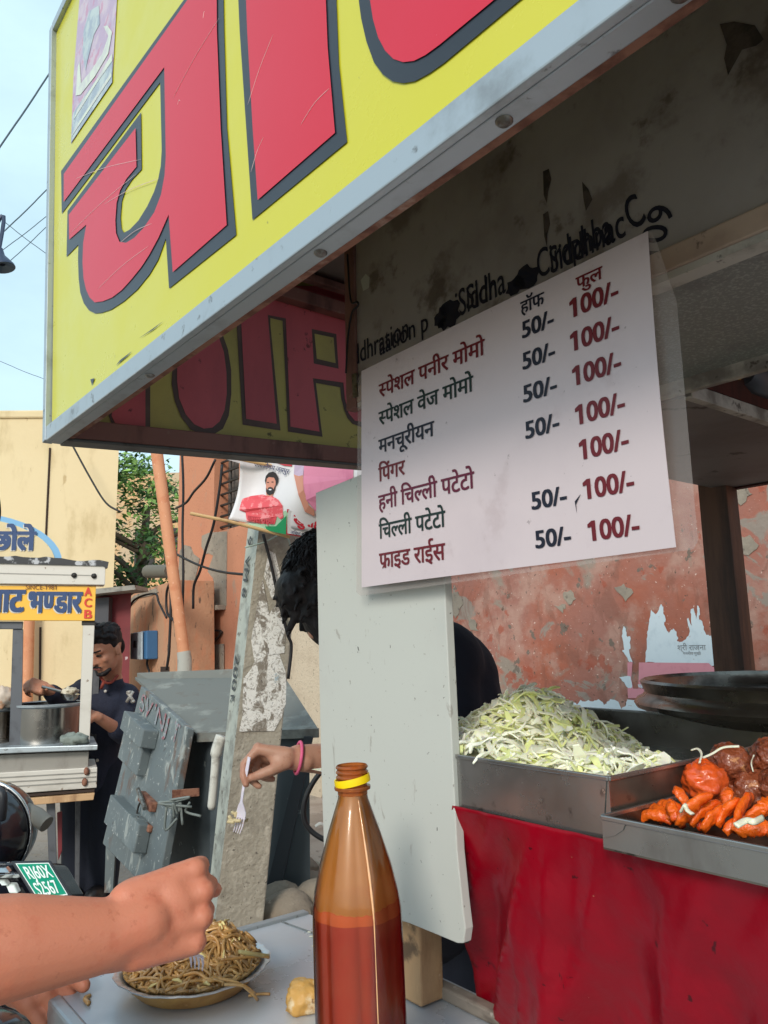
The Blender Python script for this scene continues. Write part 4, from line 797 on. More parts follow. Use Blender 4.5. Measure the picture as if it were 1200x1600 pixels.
pts = [(-420,862)]+[(x, 869+x*.045+r.uniform(-3.5, 2.0)) for x in range(-60, 165, 12)]+[(170,878),(168,888),(160,884)]+[(-420,870)]
m.slab([PY(x, y, YC-.05) for x, y in pts], V((-.25, .5, .02))); m.build('torn_roof_sheet', mat('torn_black_sheet', S(44, 44, 48), .5, layers=[(12, .56, .62, S(200, 200, 204), .8)]), chaat)
sg = cq([(-420,913),(150,916),(148,970),(-420,968)], .03, M_chy, 'name_sign', .02)
def ct(s, x, y, x2, mm, h, off, dev=True, bold=.03, dx=0, dy=0, nm='lettering', par=sg):
    b = MB(); P = PY(x+dx, y+dy, YC-off); Q = PY(x2+dx, y+dy+(x2-x)*.006, YC-off); ex = Q-P; wd = ex.length; ex.normalize()
    letter(b, s, P, ex, ZD, V((0, -1, 0)), width=wd, sy=h*YC/FPX/(.6 if dev else .7), bold=bold, lift=.001); b.build(nm, mm, par)
for dx, dy, mm, o in ((-1.6, 1.6, M_chw, .021), (0, 0, M_chn, .024)):
    ct('चाट', -24, 955, 37, mm, 31, o, True, .05, dx, dy); ct('भ~णडार', 45, 956, 127, mm, 29, o, True, .05, dx, dy)
ct('SINCE-1981', 40, 921, 88, mat('brown_ink', S(120, 66, 30), .5), 7, .024, False, .0)
for s, y in (('A', 931), ('C', 948), ('B', 966)): ct(s, 132, y, 143, M_chr, 13, .024, False, .03)
arch = []
for k in range(25):
    t = math.pi*k/24; arch.append((-60+math.cos(t)*157, 878-math.sin(t)*78))
ab = cq(arch+[(-217,880),(97,880)], .02, M_chb, 'arch_sign', .0, 0)
cq([(-60+math.cos(math.pi*k/24)*146, 879-math.sin(math.pi*k/24)*71) for k in range(25)], .01, M_yb, 'arch_face', .004, 0, ab)
for dx, dy, mm, o in ((-1.4, 1.4, M_chw, .006), (0, 0, M_chn, .008)): ct('मसाला छोले', -120, 858, 54, mm, 27, o, True, .05, dx, dy, 'lettering', ab)
pr_ = cq([(130,972),(148,972),(140,1162),(123,1162)], .04, M_chw, 'post', .0)
cq([(128,970),(149,970),(149,977),(128,977)], .05, M_iron, 'post_cap', .003)
cq([(20,983),(36,983),(33,1170),(14,1170)], .04, M_chd, 'post', -.02); cq([(-420,969),(36,971),(35,983),(-420,982)], .04, M_chd, 'top_rail', -.01)
cq([(-420,975),(-405,975),(-405,1180),(-420,1180)], .04, M_chw, 'post', 0)
cq([(148,972),(160,974),(150,1162),(141,1160)], .03, M_chd, 'post', -.42)
b = MB(); b.add([PY(-420,1180,YC-.06), PY(153,1164,YC-.06), PY(146,1150,YC+.30), PY(-420,1152,YC+.30)]+[PY(-420,1194,YC-.06), PY(152,1172,YC-.06), PY(145,1158,YC+.30), PY(-420,1164,YC+.30)], [(0,1,2,3),(4,7,6,5),(0,4,5,1),(1,5,6,2),(2,6,7,3),(3,7,4,0)]); b.build('counter', M_alu, chaat, bevel=.004)
cq([(-420,1196),(139,1174),(137,1206),(-420,1230)], .28, M_chg, 'upper_panel', .0)
cq([(-420,1231),(152,1199),(151,1231),(-420,1272)], .3, M_chw, 'lower_panel', .03)
for k in range(3): cq([(-420,1238+9*k),(150,1206+7*k),(150,1207.5+7*k),(-420,1239.5+9*k)], .01, M_chg, 'panel_rib', .034, 0)
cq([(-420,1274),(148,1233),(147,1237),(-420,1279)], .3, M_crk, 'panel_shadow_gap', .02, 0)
cq([(-420,1285),(148,1239),(146,1250),(-420,1298)], .08, M_wood, 'bottom_plank', .03)
for x, y in ((135,1205),(132,1222)): m = MB(); m.ell(PY(x, y, YC-.04), .014, .012, .02, n=8, m=6); m.build('rusty_catch', M_rust, chaat, smooth=True)
cq([(72,1250),(86,1248),(90,1400),(78,1400)], .05, M_chd, 'leg', -.05); cq([(-300,1270),(-285,1270),(-285,1405),(-300,1405)], .05, M_chd, 'leg', -.05); cq([(118,1245),(126,1245),(124,1392),(117,1392)], .05, M_chd, 'leg', -.36)
m = MB(); c = PY(-40, 1330, YC+.15); 
m.tube([c+V((0, math.cos(t)*.30, math.sin(t)*.30)) for t in [2*math.pi*k/28 for k in range(29)]], .025, 8, cap=False)
for k in range(8): t = math.pi*k/8; m.tube([c+V((0, math.cos(t)*.3, math.sin(t)*.3)), c-V((0, math.cos(t)*.3, math.sin(t)*.3))], .006, 5)
m.build('wheel', M_iron, chaat, smooth='auto')
cq([(89,1270),(97,1268),(97,1330),(91,1345)], .02, mat('red_bin', S(120, 40, 48), .6), 'red_sack', -.3, .004)
# pots, rag, bag
M_pot = mat('polished_steel', S(176, 170, 164), .24, 1, layers=[(7, .5, .75, S(140, 132, 126), .7, (1, 1, .3))], rvar=.06)
def pot(px, y0, y1, rpx, Y, lab, rim):
    c0 = PY(px, y1, Y); rr = rpx*Y/FPX; h = PY(px, y0, Y).z-c0.z; t = thing('steel_pot', lab, 'pot', c0)
    m = MB(); m.lathe([(rr*.02, .002), (rr*.94, .0), (rr*.985, .012), (rr, .03), (rr*1.0, h-.01), (rr*1.005, h), (rr*.985, h), (rr*.98, h-.02), (rr*.96, .02), (.01, .015)], c0, 48); m.build('body', M_pot, t, smooth='auto')
    m = MB(); m.lathe([(rr*1.0, h-.012), (rr*1.07, h-.004), (rr*1.075, h+.006), (rr*1.0, h+.008), (rr*.985, h+.002)], c0, 48); m.build('rim', M_alu, t, smooth='auto')
    return t, c0, rr, h
pot(73, 1100, 1163, 50, YC+.18, 'large polished steel cooking pot on the chaat cart counter', 1); pot(-32, 1108, 1168, 46, YC+.16, 'second steel pot at the left edge on the chaat cart counter', 1)
def lump(c, rx, ry, rz, seed, nm, mm, lab, cat, amp=.5, fr=2.2):
    m = MB(); m.ell((0, 0, 0), rx, ry, rz, n=26, m=16); q = max(rx, ry, rz)
    m.v = [c+p*(1+amp*mnoise.noise(p/q*fr+V((seed, seed, 0)))+amp*.4*mnoise.noise(p/q*fr*3+V((seed, 0, seed)))) for p in m.v]; return tag(m.build(nm, mm, smooth=True), lab, cat)
lump(PY(117, 1156, YC-.01), .065, .04, .035, 3, 'rag', mat('grey_rag', S(128, 136, 130), .9, layers=[(20, .5, .65, S(96, 104, 98), .8), (14, .64, .7, S(60, 110, 90), .8)], bump=.5), 'crumpled grey rag beside the large pot on the cart edge', 'rag')
lump(PY(4, 1090, YC+.1), .055, .05, .06, 7, 'plastic_food_bag', mat('bag_film', S(214, 196, 180), .35, layers=[(9, .5, .6, S(206, 150, 110), .8)]), 'clear plastic food bag on the far left pot', 'food bag', .3)
# ================================================================== PEOPLE
def skin(name, c, k=1):
    return mat(name, S(*c), .5, layers=[(14, .45, .75, S(min(255, c[0]*1.03), c[1]*.9, c[2]*.86), .6), (34, .52, .70, S(c[0]*.93, c[1]*.80, c[2]*.76), .5), (90, .58, .7, S(c[0]*.84, c[1]*.74, c[2]*.70), .45), (5, .5, .7, S(min(255, c[0]*1.05), c[1]*1.06, c[2]*1.06), .5)], bump=.28, bscale=330, bdist=.0012, sss=.14)
M_skA = skin('skin_warm', (204, 128, 100)); M_skB = skin('skin_light_brown', (186, 140, 118)); M_skC = skin('skin_brown', (190, 134, 108))
M_hair = mat('black_hair', S(26, 22, 24), .62, spec=.3, layers=[(60, .5, .6, S(46, 40, 42), .8, (1, 1, .3))], bump=.6, bscale=160)
M_eye = mat('eye_dark', S(20, 14, 12), .2); M_eyew = mat('eye_white', S(206, 200, 194), .3); M_lipc = mat('lip', S(140, 82, 76), .5)
M_navy = mat('navy_knit', S(38, 42, 60), .9, layers=[(8, .5, .75, S(28, 32, 48), .8), (160, .5, .6, S(52, 56, 76), .4)], bump=.35, bscale=26, bdist=.012)
M_navd = mat('dark_navy_shirt', S(18, 22, 40), .85, layers=[(6, .5, .7, S(12, 14, 28), .8)], bump=.3, bscale=14, bdist=.02)
M_pant = mat('dark_trousers', S(22, 28, 44), .85, layers=[(6, .5, .7, S(16, 20, 34), .8)], bump=.3, bscale=12, bdist=.02)
M_blkc = mat('black_tee', S(30, 30, 34), .85, bump=.2, bscale=20)
M_shoe = mat('dark_shoe', S(36, 32, 32), .5)
def head(mb, c, f, u, k=1.0):
    f = V(f).normalized(); u = V(u); u = (u-f*u.dot(f)).normalized(); s = f.cross(u); A = (s, f, u)
    P = lambda a, b, d: c+s*(a*k)+f*(b*k)+u*(d*k)
    mb.ell(P(0, -.012, .032), .074*k, .095*k, .088*k, A); mb.ell(P(0, .018, -.03), .062*k, .074*k, .082*k, A); mb.ell(P(0, .048, -.082), .040*k, .038*k, .030*k, A)
    mb.cap(P(0, .088, .008), .009*k, P(0, .108, -.026), .014*k); mb.ell(P(.012, .096, -.031), .010*k, .010*k, .008*k, A); mb.ell(P(-.012, .096, -.031), .010*k, .010*k, .008*k, A)
    mb.cap(P(-.042, .074, .026), .011*k, P(.042, .074, .026), .011*k); mb.cap(P(-.020, .084, -.056), .009*k, P(.020, .084, -.056), .009*k)
    for q in (-1, 1): mb.ell(P(.076*q, -.008, -.008), .010*k, .020*k, .031*k, A); mb.ell(P(.040*q, .062, -.022), .020*k, .018*k, .02*k, A)
    return P, A
def hand(mb, w_, d, n, ts=1, s=1.0, curl=(55, 70, 45), cf=(1, 1, 1, 1), thumb=None, tr=1.0):
    """w_ wrist, d towards knuckles, n back-of-hand normal, ts thumb side"""
    d = V(d).normalized(); n = V(n); n = (n-d*n.dot(d)).normalized(); side = d.cross(n)*ts
    P = lambda a, b, c: w_+d*(a*s)+side*(b*s)+n*(c*s)
    offs = (.033, .012, -.010, -.030); ml = (.088, .092, .087, .078); pl = ((.042, .026, .020), (.046, .030, .021), (.042, .027, .020), (.033, .020, .018)); rr = (.0105, .0108, .0102, .009)
    for i in range(4):
        b = P(ml[i], offs[i], .002 if i in (1, 2) else -.003)
        mb.cap(P(.022, offs[i]*.72, -.002), .0175*s, b, .0125*s); mb.ell(b+n*(.002*s), .0125*s, .0125*s, .012*s)
        a = 0; p = b
        for j in range(3):
            a += rad(curl[j])*cf[i]; q = d*math.cos(a)-n*math.sin(a); e = p+q*(pl[i][j]*s); mb.cap(p, rr[i]*(1-.10*j)*s*1.04, e, rr[i]*(1-.10*(j+1))*s); p = e
    for i in range(3):
        a_ = (offs[i]+offs[i+1])/2; mb.cap(P(.018, a_*.70, -.003), .017*s, P((ml[i]+ml[i+1])/2-.012, a_, -.002), .0125*s)
    mb.cap(P(-.015, 0, -.004), .0255*s, P(.035, 0, -.006), .022*s)
    mb.ell(P(.045, 0, -.010), .044*s, .036*s, .016*s, (d, side, n)); mb.ell(P(.035, .026, -.016), .030*s, .016*s, .016*s, (d, side, n)); mb.ell(P(.04, -.026, -.014), .032*s, .013*s, .014*s, (d, side, n))
    if thumb is None: thumb = (P(.022, .030, -.012), P(.055, .052, -.026), P(.085, .050, -.040), P(.106, .040, -.046))
    for j in range(3): mb.cap(thumb[j], (.0150, .0118, .0108)[j]*s*tr, thumb[j+1], (.0118, .0108, .0085)[j]*s*tr)
    return P
# ------------------------------------------------ diner at the left, arm across the foreground
pA = thing('person', 'person at the left edge with a bare forearm and fist over the noodle plate', 'person', (-.72, .86, 0), )
b = MB()
Wr = PY(160, 1462, .80); El = PY(-330, 1535, .675); Sh = V((-.70, .60, 1.35))
m_ = Wr.lerp(El, .33)
b.cap(Wr, .0335, m_+V((0, 0, .002)), .045, 20); b.cap(m_+V((0, 0, .002)), .045, Wr.lerp(El, .66), .052, 20); b.cap(Wr.lerp(El, .66), .052, El, .047, 20); b.cap(El, .047, Sh, .055, 20)
b.cap(PY(140, 1462, .80), .0325, PY(176, 1459, .804), .0315); b.cap(PY(176, 1459, .804), .031, PY(206, 1450, .812), .0275)
b.ell(PY(236, 1430, .832), .046, .019, .040, ((V((.95, 0, .3))).normalized(), V((0, 1, 0)), V((-.3, 0, .95)).normalized()))
b.ell(PY(222, 1466, .828), .042, .019, .024)
dH = (PY(280, 1425, .835)-Wr); nH = V((.10, -1, .16))
PH = hand(b, Wr+dH.normalized()*.004, dH, nH, ts=1 if dH.cross(nH).z > 0 else -1, s=1.04, curl=(68, 88, 52), cf=(1, 1, 1.02, 1.05), thumb=[Wr+dH.normalized()*a_*1.06+dH.normalized().cross((nH-dH.normalized()*nH.dot(dH.normalized())).normalized())*(b_*1.06*(1 if dH.cross(nH).z > 0 else -1))+nH.normalized()*c_*1.06 for a_, b_, c_ in ((.022,.016,-.022),(.052,.020,-.042),(.080,.014,-.056),(.098,.004,-.060))])
dn_ = dH.normalized(); b.cap(Wr-dn_*.01, .0330, Wr+dn_*.040, .0285); b.cap(Wr+dn_*.01-ZD*.010, .026, Wr+dn_*.055-ZD*.014, .022)
# left hand on the shelf corner
Wl = PY(10, 1496, 1.10); Ell = V((-.80, 1.14, 1.10)); Shl = V((-.78, 1.02, 1.34))
b.cap(Wl, .027, Wl.lerp(Ell, .5), .038); b.cap(Wl.lerp(Ell, .5), .038, Ell, .04); b.cap(Ell, .04, Shl, .052)
tz = TZ+.012
hand(b, Wl, V((.9, -.35, -.35)), V((-.2, -.3, .95)), ts=-1, s=.95, curl=(35, 50, 30), thumb=(Wl+V((.02, -.01, 0)), PZ(98, 1512, TZ+.022), PZ(116, 1527, TZ+.018), PZ(131, 1540, TZ+.013)), tr=1.12)
# trunk, neck, head, legs (mostly outside the frame)
b.cap((-.88, .86, .92), .13, (-.78, .84, 1.18), .13); b.cap((-.78, .84, 1.18), .13, (-.74, .82, 1.32), .11); b.cap(Sh, .06, Shl, .06); b.cap((-.72, .82, 1.36), .055, (-.66, .87, 1.51), .05)
hc = V((-.600, .90, 1.602)); hf, hu = V((.36, .05, -.92)), V((.9, 0, .36))
PA, AA = head(b, hc, hf, hu)
for y in (.78, .94): b.cap((-.90, y, .92), .09, (-.87, y, .5), .062); b.cap((-.87, y, .5), .062, (-.90, y, .1), .042); b.cap((-.91, y, .05), .045, (-.76, y, .04), .036)
organic(b, 'body', M_skA, pA, .0027, 9)
b = MB(); b.ell(PA(0, -.016, .040), .083, .102, .092, AA); b.ell(PA(0, .045, .088), .05, .05, .026, AA); b.ell(PA(0, .0, .105), .06, .07, .03, AA); b.ell(PA(0, .05, .05), .075, .055, .05, AA); organic(b, 'hair', M_hair, pA, .006, 3)
b = MB(); b.cap((-.88, .86, .90), .145, (-.78, .84, 1.18), .145); b.cap((-.78, .84, 1.18), .145, (-.74, .82, 1.31), .122); b.cap(Sh, .072, Shl, .072); b.cap(Sh, .07, Sh.lerp(El, .62), .066); b.cap(Shl, .068, Shl.lerp(Ell, .6), .06); organic(b, 'shirt', M_blkc, pA, .01, 4)
b = MB()
for y in (.78, .94): b.cap((-.90, y, .93), .105, (-.87, y, .5), .08); b.cap((-.87, y, .5), .08, (-.90, y, .1), .07)
organic(b, 'trousers', M_pant, pA, .012, 4)
b = MB()
for q in (-1, 1): b.ell(PA(.032*q, .080, .010), .012, .008, .010, AA)
b.build('eyes', M_eye, pA, smooth=True)
M_fork = mat('white_plastic_fork', S(232, 224, 238), .3, sss=.1)
def fork(t, a, b_, up, L=.15, wdt=.021, lab='', grp=None):
    """a handle end, b_ direction to the tines"""
    d = (b_-a).normalized(); up = (up-d*up.dot(d)).normalized(); s = d.cross(up); m = MB()
    pr = [(0, .0032, 0), (.03, .0034, .001), (.07, .0026, .002), (.088, .0026, .001), (.098, .007, -.001), (.108, .0102, -.004), (.122, .0105, -.005)]
    vs = []
    for x, w2, h in pr:
        for q, z in ((-1, 0), (1, 0), (1, .0016), (-1, .0016)): vs.append(a+d*(x/.15*L)+s*(w2*q)+up*(h+z))
    fs = []
    for i in range(len(pr)-1):
        o = i*4
        for j in range(4): fs.append((o+j, o+(j+1) % 4, o+4+(j+1) % 4, o+4+j))
    fs += [(3, 2, 1, 0), tuple(range(len(vs)-4, len(vs)))]; m.add(vs, fs)
    for q in (-.0078, -.0026, .0026, .0078): m.tube([a+d*(.120/.15*L)+s*q-up*.004, a+d*(.136/.15*L)+s*q-up*.003, a+d*L+s*q*.9+up*.001], [.0017, .0015, .0007], 6)
    return tag(m.build('plastic_fork', M_fork, smooth='auto'), lab, 'fork')
fork(None, PY(282, 1440, .862), PY(308, 1512, .99), V((0, -1, .4)), .16, lab='white plastic fork held in the foreground fist, tines in the noodles')
# ------------------------------------------------ diner behind the hanging board
pB = thing('person', 'stooping dark haired person in a navy shirt behind the hanging board, lifting a white fork', 'person', (.08, 1.75, 0))
b = MB(); hcB = PY(526, 920, 1.62); fB, uB = V((-.62, -.30, -.72)), V((-.70, -.05, .70))
PB_, AB = head(b, hcB, fB, uB, .95)
Wb = PY(466, 1184, 1.50); Eb = PY(645, 1192, 1.66); Sb = PY(640, 1035, 1.80); Sb2 = PY(690, 1035, 1.62)
b.cap(Wb, .0245, Wb.lerp(Eb, .5), .036); b.cap(Wb.lerp(Eb, .5), .036, Eb, .036); b.cap(Eb, .036, Sb, .05)
tb = PY(388, 1217, 1.462)
hand(b, Wb, PY(405, 1173, 1.50)-Wb, V((-.1, .35, 1)), ts=1 if (PY(405, 1173, 1.50)-Wb).cross(V((-.1, .35, 1))).y < 0 else -1, s=.84, curl=(58, 42, 22), cf=(1.0, 1.25, 1.5, 1.75), thumb=(PY(447, 1192, 1.475), PY(425, 1203, 1.46), PY(405, 1211, 1.455), PY(390, 1216, 1.462)), tr=1.05)
b.cap(PY(545, 985, 1.66), .055, PY(520, 950, 1.63), .052)
tr0, tr1 = PY(660, 1240, 1.76), PY(640, 1060, 1.72)
b.cap(tr0, .13, tr1, .12); b.cap(Sb, .05, Sb2, .05)
El2 = PY(720, 1200, 1.55); b.cap(Sb2, .05, El2, .04); Wl2 = PY(600, 1260, 1.45); b.cap(El2, .038, Wl2, .026); hand(b, Wl2, V((-1, .1, 0)), V((0, -1, .2)), ts=1, s=.84)
for dx in (-.07, .09): b.cap((tr0.x+dx, 1.78, .95), .085, (.08+dx, 1.76, .5), .06); b.cap((.08+dx, 1.76, .5), .06, (.09+dx, 1.80, .1), .04); b.cap((.09+dx, 1.82, .05), .045, (-.04+dx, 1.76, .04), .035)
organic(b, 'body', M_skB, pB, .0034, 6)
b = MB(); b.cap((tr0.x, 1.77, .92), .15, tr1, .135); b.cap(Sb, .085, Sb2, .09); b.cap(tr1, .13, PY(690, 1065, 1.70), .125); b.cap(PY(690, 1065, 1.70), .12, PY(705, 1110, 1.68), .115); b.cap(Sb, .07, Sb.lerp(Eb, .75), .055); b.cap(Sb2, .075, Sb2.lerp(El2, .8), .06); b.cap(PY(600, 1010, 1.70), .06, tr1, .11); organic(b, 'shirt', M_navd, pB, .009, 5)
b = MB()
for dx in (-.07, .09): b.cap((tr0.x+dx, 1.78, .95), .105, (.08+dx, 1.76, .5), .08); b.cap((.08+dx, 1.76, .5), .08, (.09+dx, 1.80, .08), .065)
organic(b, 'trousers', M_pant, pB, .012, 4)
b = MB(); b.ell(PB_(0, -.018, .036), .085, .102, .092, AB); b.ell(PB_(0, .062, .058), .072, .05, .050, AB); b.ell(PB_(0, .07, .0), .066, .035, .06, AB); b.ell(PB_(0, .088, -.04), .056, .030, .055, AB); b.ell(PB_(0, -.09, -.03), .07, .05, .07, AB); b.ell(PB_(-.062, .03, .0), .03, .06, .055, AB); b.ell(PB_(.062, .03, .0), .03, .06, .055, AB)
r = random.Random(4)
for k in range(260):
    d = V((r.gauss(0, 1), r.gauss(.2, .8), r.gauss(.5, .7))).normalized(); p = PB_(d.x*.083, d.y*.10-.014, d.z*.092+.034); q = p+(AB[0]*r.uniform(-.03, .03)+AB[1]*r.uniform(-.01, .04)-ZD*r.uniform(.0, .035)); b.cap(p, .006, q, .004, 8, 3)
for k in range(44):
    p = PB_(r.uniform(-.085, .085), r.uniform(.055, .085), r.uniform(-.06, .09)); q = p+AB[1]*r.uniform(.0, .015)-ZD*r.uniform(.004, .022)+AB[0]*r.uniform(-.02, .02); b.cap(p, .010, q, .005, 8, 3)
organic(b, 'hair', M_hair, pB, .0034, 4)
b = MB(); r = random.Random(40)
for k in range(2600):
    d = V((r.gauss(0, 1), r.gauss(.2, .9), r.gauss(.4, .8))).normalized(); p = PB_(d.x*.087, d.y*.105-.014, d.z*.096+.034)
    fl = (AB[1]*.8-AB[2]*.3+AB[0]*d.x*.6+V((r.gauss(0, .5), r.gauss(0, .5), r.gauss(0, .5)))-ZD*.5); o_ = (p-PB_(0, -.014, .034)).normalized(); fl = (fl-o_*fl.dot(o_)).normalized(); L_ = r.uniform(.018, .045); cu = o_.cross(fl)*r.uniform(-.012, .012)
    b.tube([p-o_*.003, p+fl*L_*.35+o_*.004+cu*.5, p+fl*L_*.7+o_*.004+cu, p+fl*L_+o_*r.uniform(-.004, .005)+cu*.4], [.0016, .0015, .0011, .0004], 4, cap=False)
b.build('hair_strands', M_hair, pB, smooth=True)
m = MB(); d_ = (Eb-Wb).normalized(); u_ = d_.orthogonal().normalized(); v_ = d_.cross(u_); cb = Wb+d_*.0
m.tube([cb+d_*(.010*math.cos(t+.6))+(u_*math.cos(t)+v_*math.sin(t))*.0285 for t in [2*math.pi*k/30 for k in range(31)]], .0032, 8, cap=False); tag(m.build('wrist_band', mat('pink_band', S(222, 96, 138), .6, bump=.3, bscale=300), smooth=True), 'pink thread bracelet on the wrist beside the hanging board', 'bracelet')
fork(None, PY(390, 1183, 1.452), PY(372, 1290, 1.462), V((-.5, -1, .1)), .135, lab='white plastic fork pinched between fingers in front of the concrete pole')
m = MB(); r = random.Random(2)
c = PY(373, 1281, 1.462)
for k in range(7): q = c+V((r.uniform(-.012, .012), r.uniform(-.01, .01), r.uniform(-.006, .006))); m.tube(crom([q, q+V((r.uniform(-.015, .01), 0, r.uniform(-.006, .01))), q+V((r.uniform(-.02, .012), .004, r.uniform(-.008, .006)))]), .0032, 6)
tag(m.build('noodle_bite', mat('pale_noodle', S(222, 204, 160), .5, isl=.15), smooth=True), 'small pale bite of food on the tip of the raised fork', 'food')
# ------------------------------------------------ cook at the chaat cart
pC = thing('person', 'bearded cook in a navy henley shirt stirring with a ladle behind the chaat cart', 'person', (-1.72, 4.62, 0))
b = MB(); hcC = PY(165, 1016, 4.36); fC, uC = V((-.34, -.80, -.40)), V((-.15, -.3, .9))
PC, AC = head(b, hcC, fC, uC, 1.06)
nk = PY(172, 1062, 4.50); b.cap(PC(0, -.03, -.06), .056, nk, .06)
ch = PY(164, 1105, 4.54); hp_ = PY(150, 1200, 4.62); b.cap(nk, .07, ch, .13); b.cap(ch, .14, hp_, .135)
SR, SL = PY(132, 1080, 4.50), PY(197, 1088, 4.56); b.cap(SR, .065, SL, .065)
ER = PY(96, 1096, 4.30); WR = PY(76, 1078, 4.16); b.cap(SR, .055, ER, .044); b.cap(ER, .043, WR, .03)
hand(b, WR, V((-.75, -.35, .30)), V((-.3, -.7, .65)), ts=1, s=1.05, curl=(60, 70, 40), thumb=(WR+V((-.01, -.03, -.01)), PY(70, 1072, 4.06), PY(73, 1076, 4.05), PY(74, 1079, 4.06)))
EL = PY(196, 1148, 4.46); WL = PY(150, 1119, 4.26); b.cap(SL, .055, EL, .046); b.cap(EL, .042, WL, .028); hand(b, WL, V((-.8, -.3, .2)), V((0, -.6, .8)), ts=-1, s=1.0, curl=(25, 30, 20))
for px, pf_ in ((128, 122), (166, 158)): b.cap(PY(px, 1205, 4.62), .10, PY(px-2, 1300, 4.6), .07); b.cap(PY(px-2, 1300, 4.6), .07, PY(pf_, 1385, 4.66), .045); b.cap(PY(pf_, 1392, 4.66), .045, PY(pf_-14, 1400, 4.5), .038)
organic(b, 'body', M_skC, pC, .0075, 3)
b = MB(); b.cap(nk-ZD*.03, .078, ch, .145); b.cap(ch, .150, PY(152, 1180, 4.6), .146); b.cap(PY(152, 1180, 4.6), .146, PY(150, 1215, 4.62), .15); b.cap(SR, .076, SL, .076); b.cap(SR, .068, ER, .058); b.cap(ER, .056, WR.lerp(ER, .25), .046); b.cap(SL, .07, EL, .062); b.cap(EL, .062, EL.lerp(WL, .28), .056)
r = random.Random(6)
for k in range(10): t = r.random(); p = SL.lerp(EL, t)+V((r.uniform(-.05, .05), -.05, 0)); b.cap(p, .018, p+V((r.uniform(-.06, .02), -.01, r.uniform(-.03, .02))), .014)
organic(b, 'shirt', M_navy, pC, .009, 3)
b = MB()
for px, pf_ in ((128, 122), (166, 158)): b.cap(PY(px, 1195, 4.62), .125, PY(px-2, 1300, 4.6), .105); b.cap(PY(px-2, 1300, 4.6), .105, PY(pf_, 1388, 4.66), .09)
organic(b, 'trousers', M_pant, pC, .012, 3)
b = MB()
for pf_ in (122, 158): b.cap(PY(pf_, 1392, 4.66), .055, PY(pf_-14, 1401, 4.48), .045)
organic(b, 'shoes', M_shoe, pC, .012, 2)
b = MB(); b.ell(PC(0, -.022, .056), .083, .102, .090, AC); b.ell(PC(0, .030, .104), .058, .046, .026, AC); b.ell(PC(0, -.075, -.0), .062, .04, .07, AC)
for q in (-1, 1): b.ell(PC(.070*q, -.004, .034), .010, .022, .026, AC)
r = random.Random(9)
for k in range(60):
    d = V((r.gauss(0, 1), r.gauss(.2, .8), abs(r.gauss(.6, .5)))).normalized(); p = PC(d.x*.080, d.y*.098-.02, d.z*.086+.056); b.cap(p, .010, p+AC[1]*.02+AC[2]*.006, .006, 8, 3)
organic(b, 'hair', M_hair, pC, .006, 2)
b = MB(); b.ell(PC(0, .060, -.098), .036, .032, .020, AC)
for q in (-1, 1): b.cap(PC(.046*q, .056, -.084), .011, PC(.012*q, .084, -.098), .012); b.cap(PC(.002*q, .101, -.047), .0065, PC(.026*q, .091, -.056), .0055)
organic(b, 'beard', M_hair, pC, .005, 2)
b = MB()
for q in (-1, 1): b.cap(PC(.014*q, .092, .030), .0048, PC(.046*q, .080, .034), .0042)
b.build('eyebrows', M_hair, pC, smooth=True)
b = MB()
for q in (-1, 1): b.cap(PC(.022*q, .087, .008), .0055, PC(.040*q, .081, .008), .0050)
b.build('eyes', M_eye, pC, smooth=True)
b = MB(); b.cap(PC(-.018, .0935, -.062), .0055, PC(.018, .0935, -.062), .0055); b.build('lips', M_lipc, pC, smooth=True)
m = MB(); m.tube(crom([PY(156, 1056, 4.36), PY(164, 1066, 4.37), PY(174, 1066, 4.40), PY(184, 1055, 4.44)]), .008, 8); m.tube([PY(162, 1066, 4.365), PY(158, 1076, 4.372)], .009, 8); m.build('collar_placket', mat('rust_trim', S(142, 62, 50), .8), pC, smooth=True)
m = MB()
for a_, b2 in (((199,1082),(209,1096)),((208,1080),(198,1097)),((199,1082),(204,1081)),((206,1097),(210,1095))): m.tube([PY(*a_, 4.455), PY((a_[0]+b2[0])/2, (a_[1]+b2[1])/2, 4.447), PY(*b2, 4.452)], .009, 8)
m.build('sleeve_emblem', M_chw, pC, smooth=True)
for x, y in ((164.5, 1080), (152, 1188)): m = MB(); m.ell(PY(x, y, 4.39 if y < 1100 else 4.452), .009, .006, .009, n=10, m=6); m.build('white_button', M_chw, pC, smooth=True)
m = MB(); a, b_ = PY(70, 1074, 4.045), PY(103, 1082, 4.10); m.tube([a-(b_-a)*.15, a, b_], [.008, .009, .007], 8); c = PY(109, 1086, 4.10); m.lathe([(.002, -.03), (.03, -.025), (.046, -.005), (.05, .008), (.045, .008), (.002, -.015)], c, 18, ax=(V((1, 0, -.15)).normalized(), V((0, 1, 0)), V((.15, 0, 1)).normalized()))
ld = m.build('ladle', M_pot, smooth='auto'); tag(ld, 'steel ladle held by the cook over the large pot', 'ladle')
lump(PY(109, 1081, 4.10), .040, .038, .022, 5, 'ladle_food', mat('pale_curd', S(206, 196, 176), .6, layers=[(30, .5, .6, S(150, 134, 110), .8)]), 'pale food heaped in the steel ladle', 'food', .5)
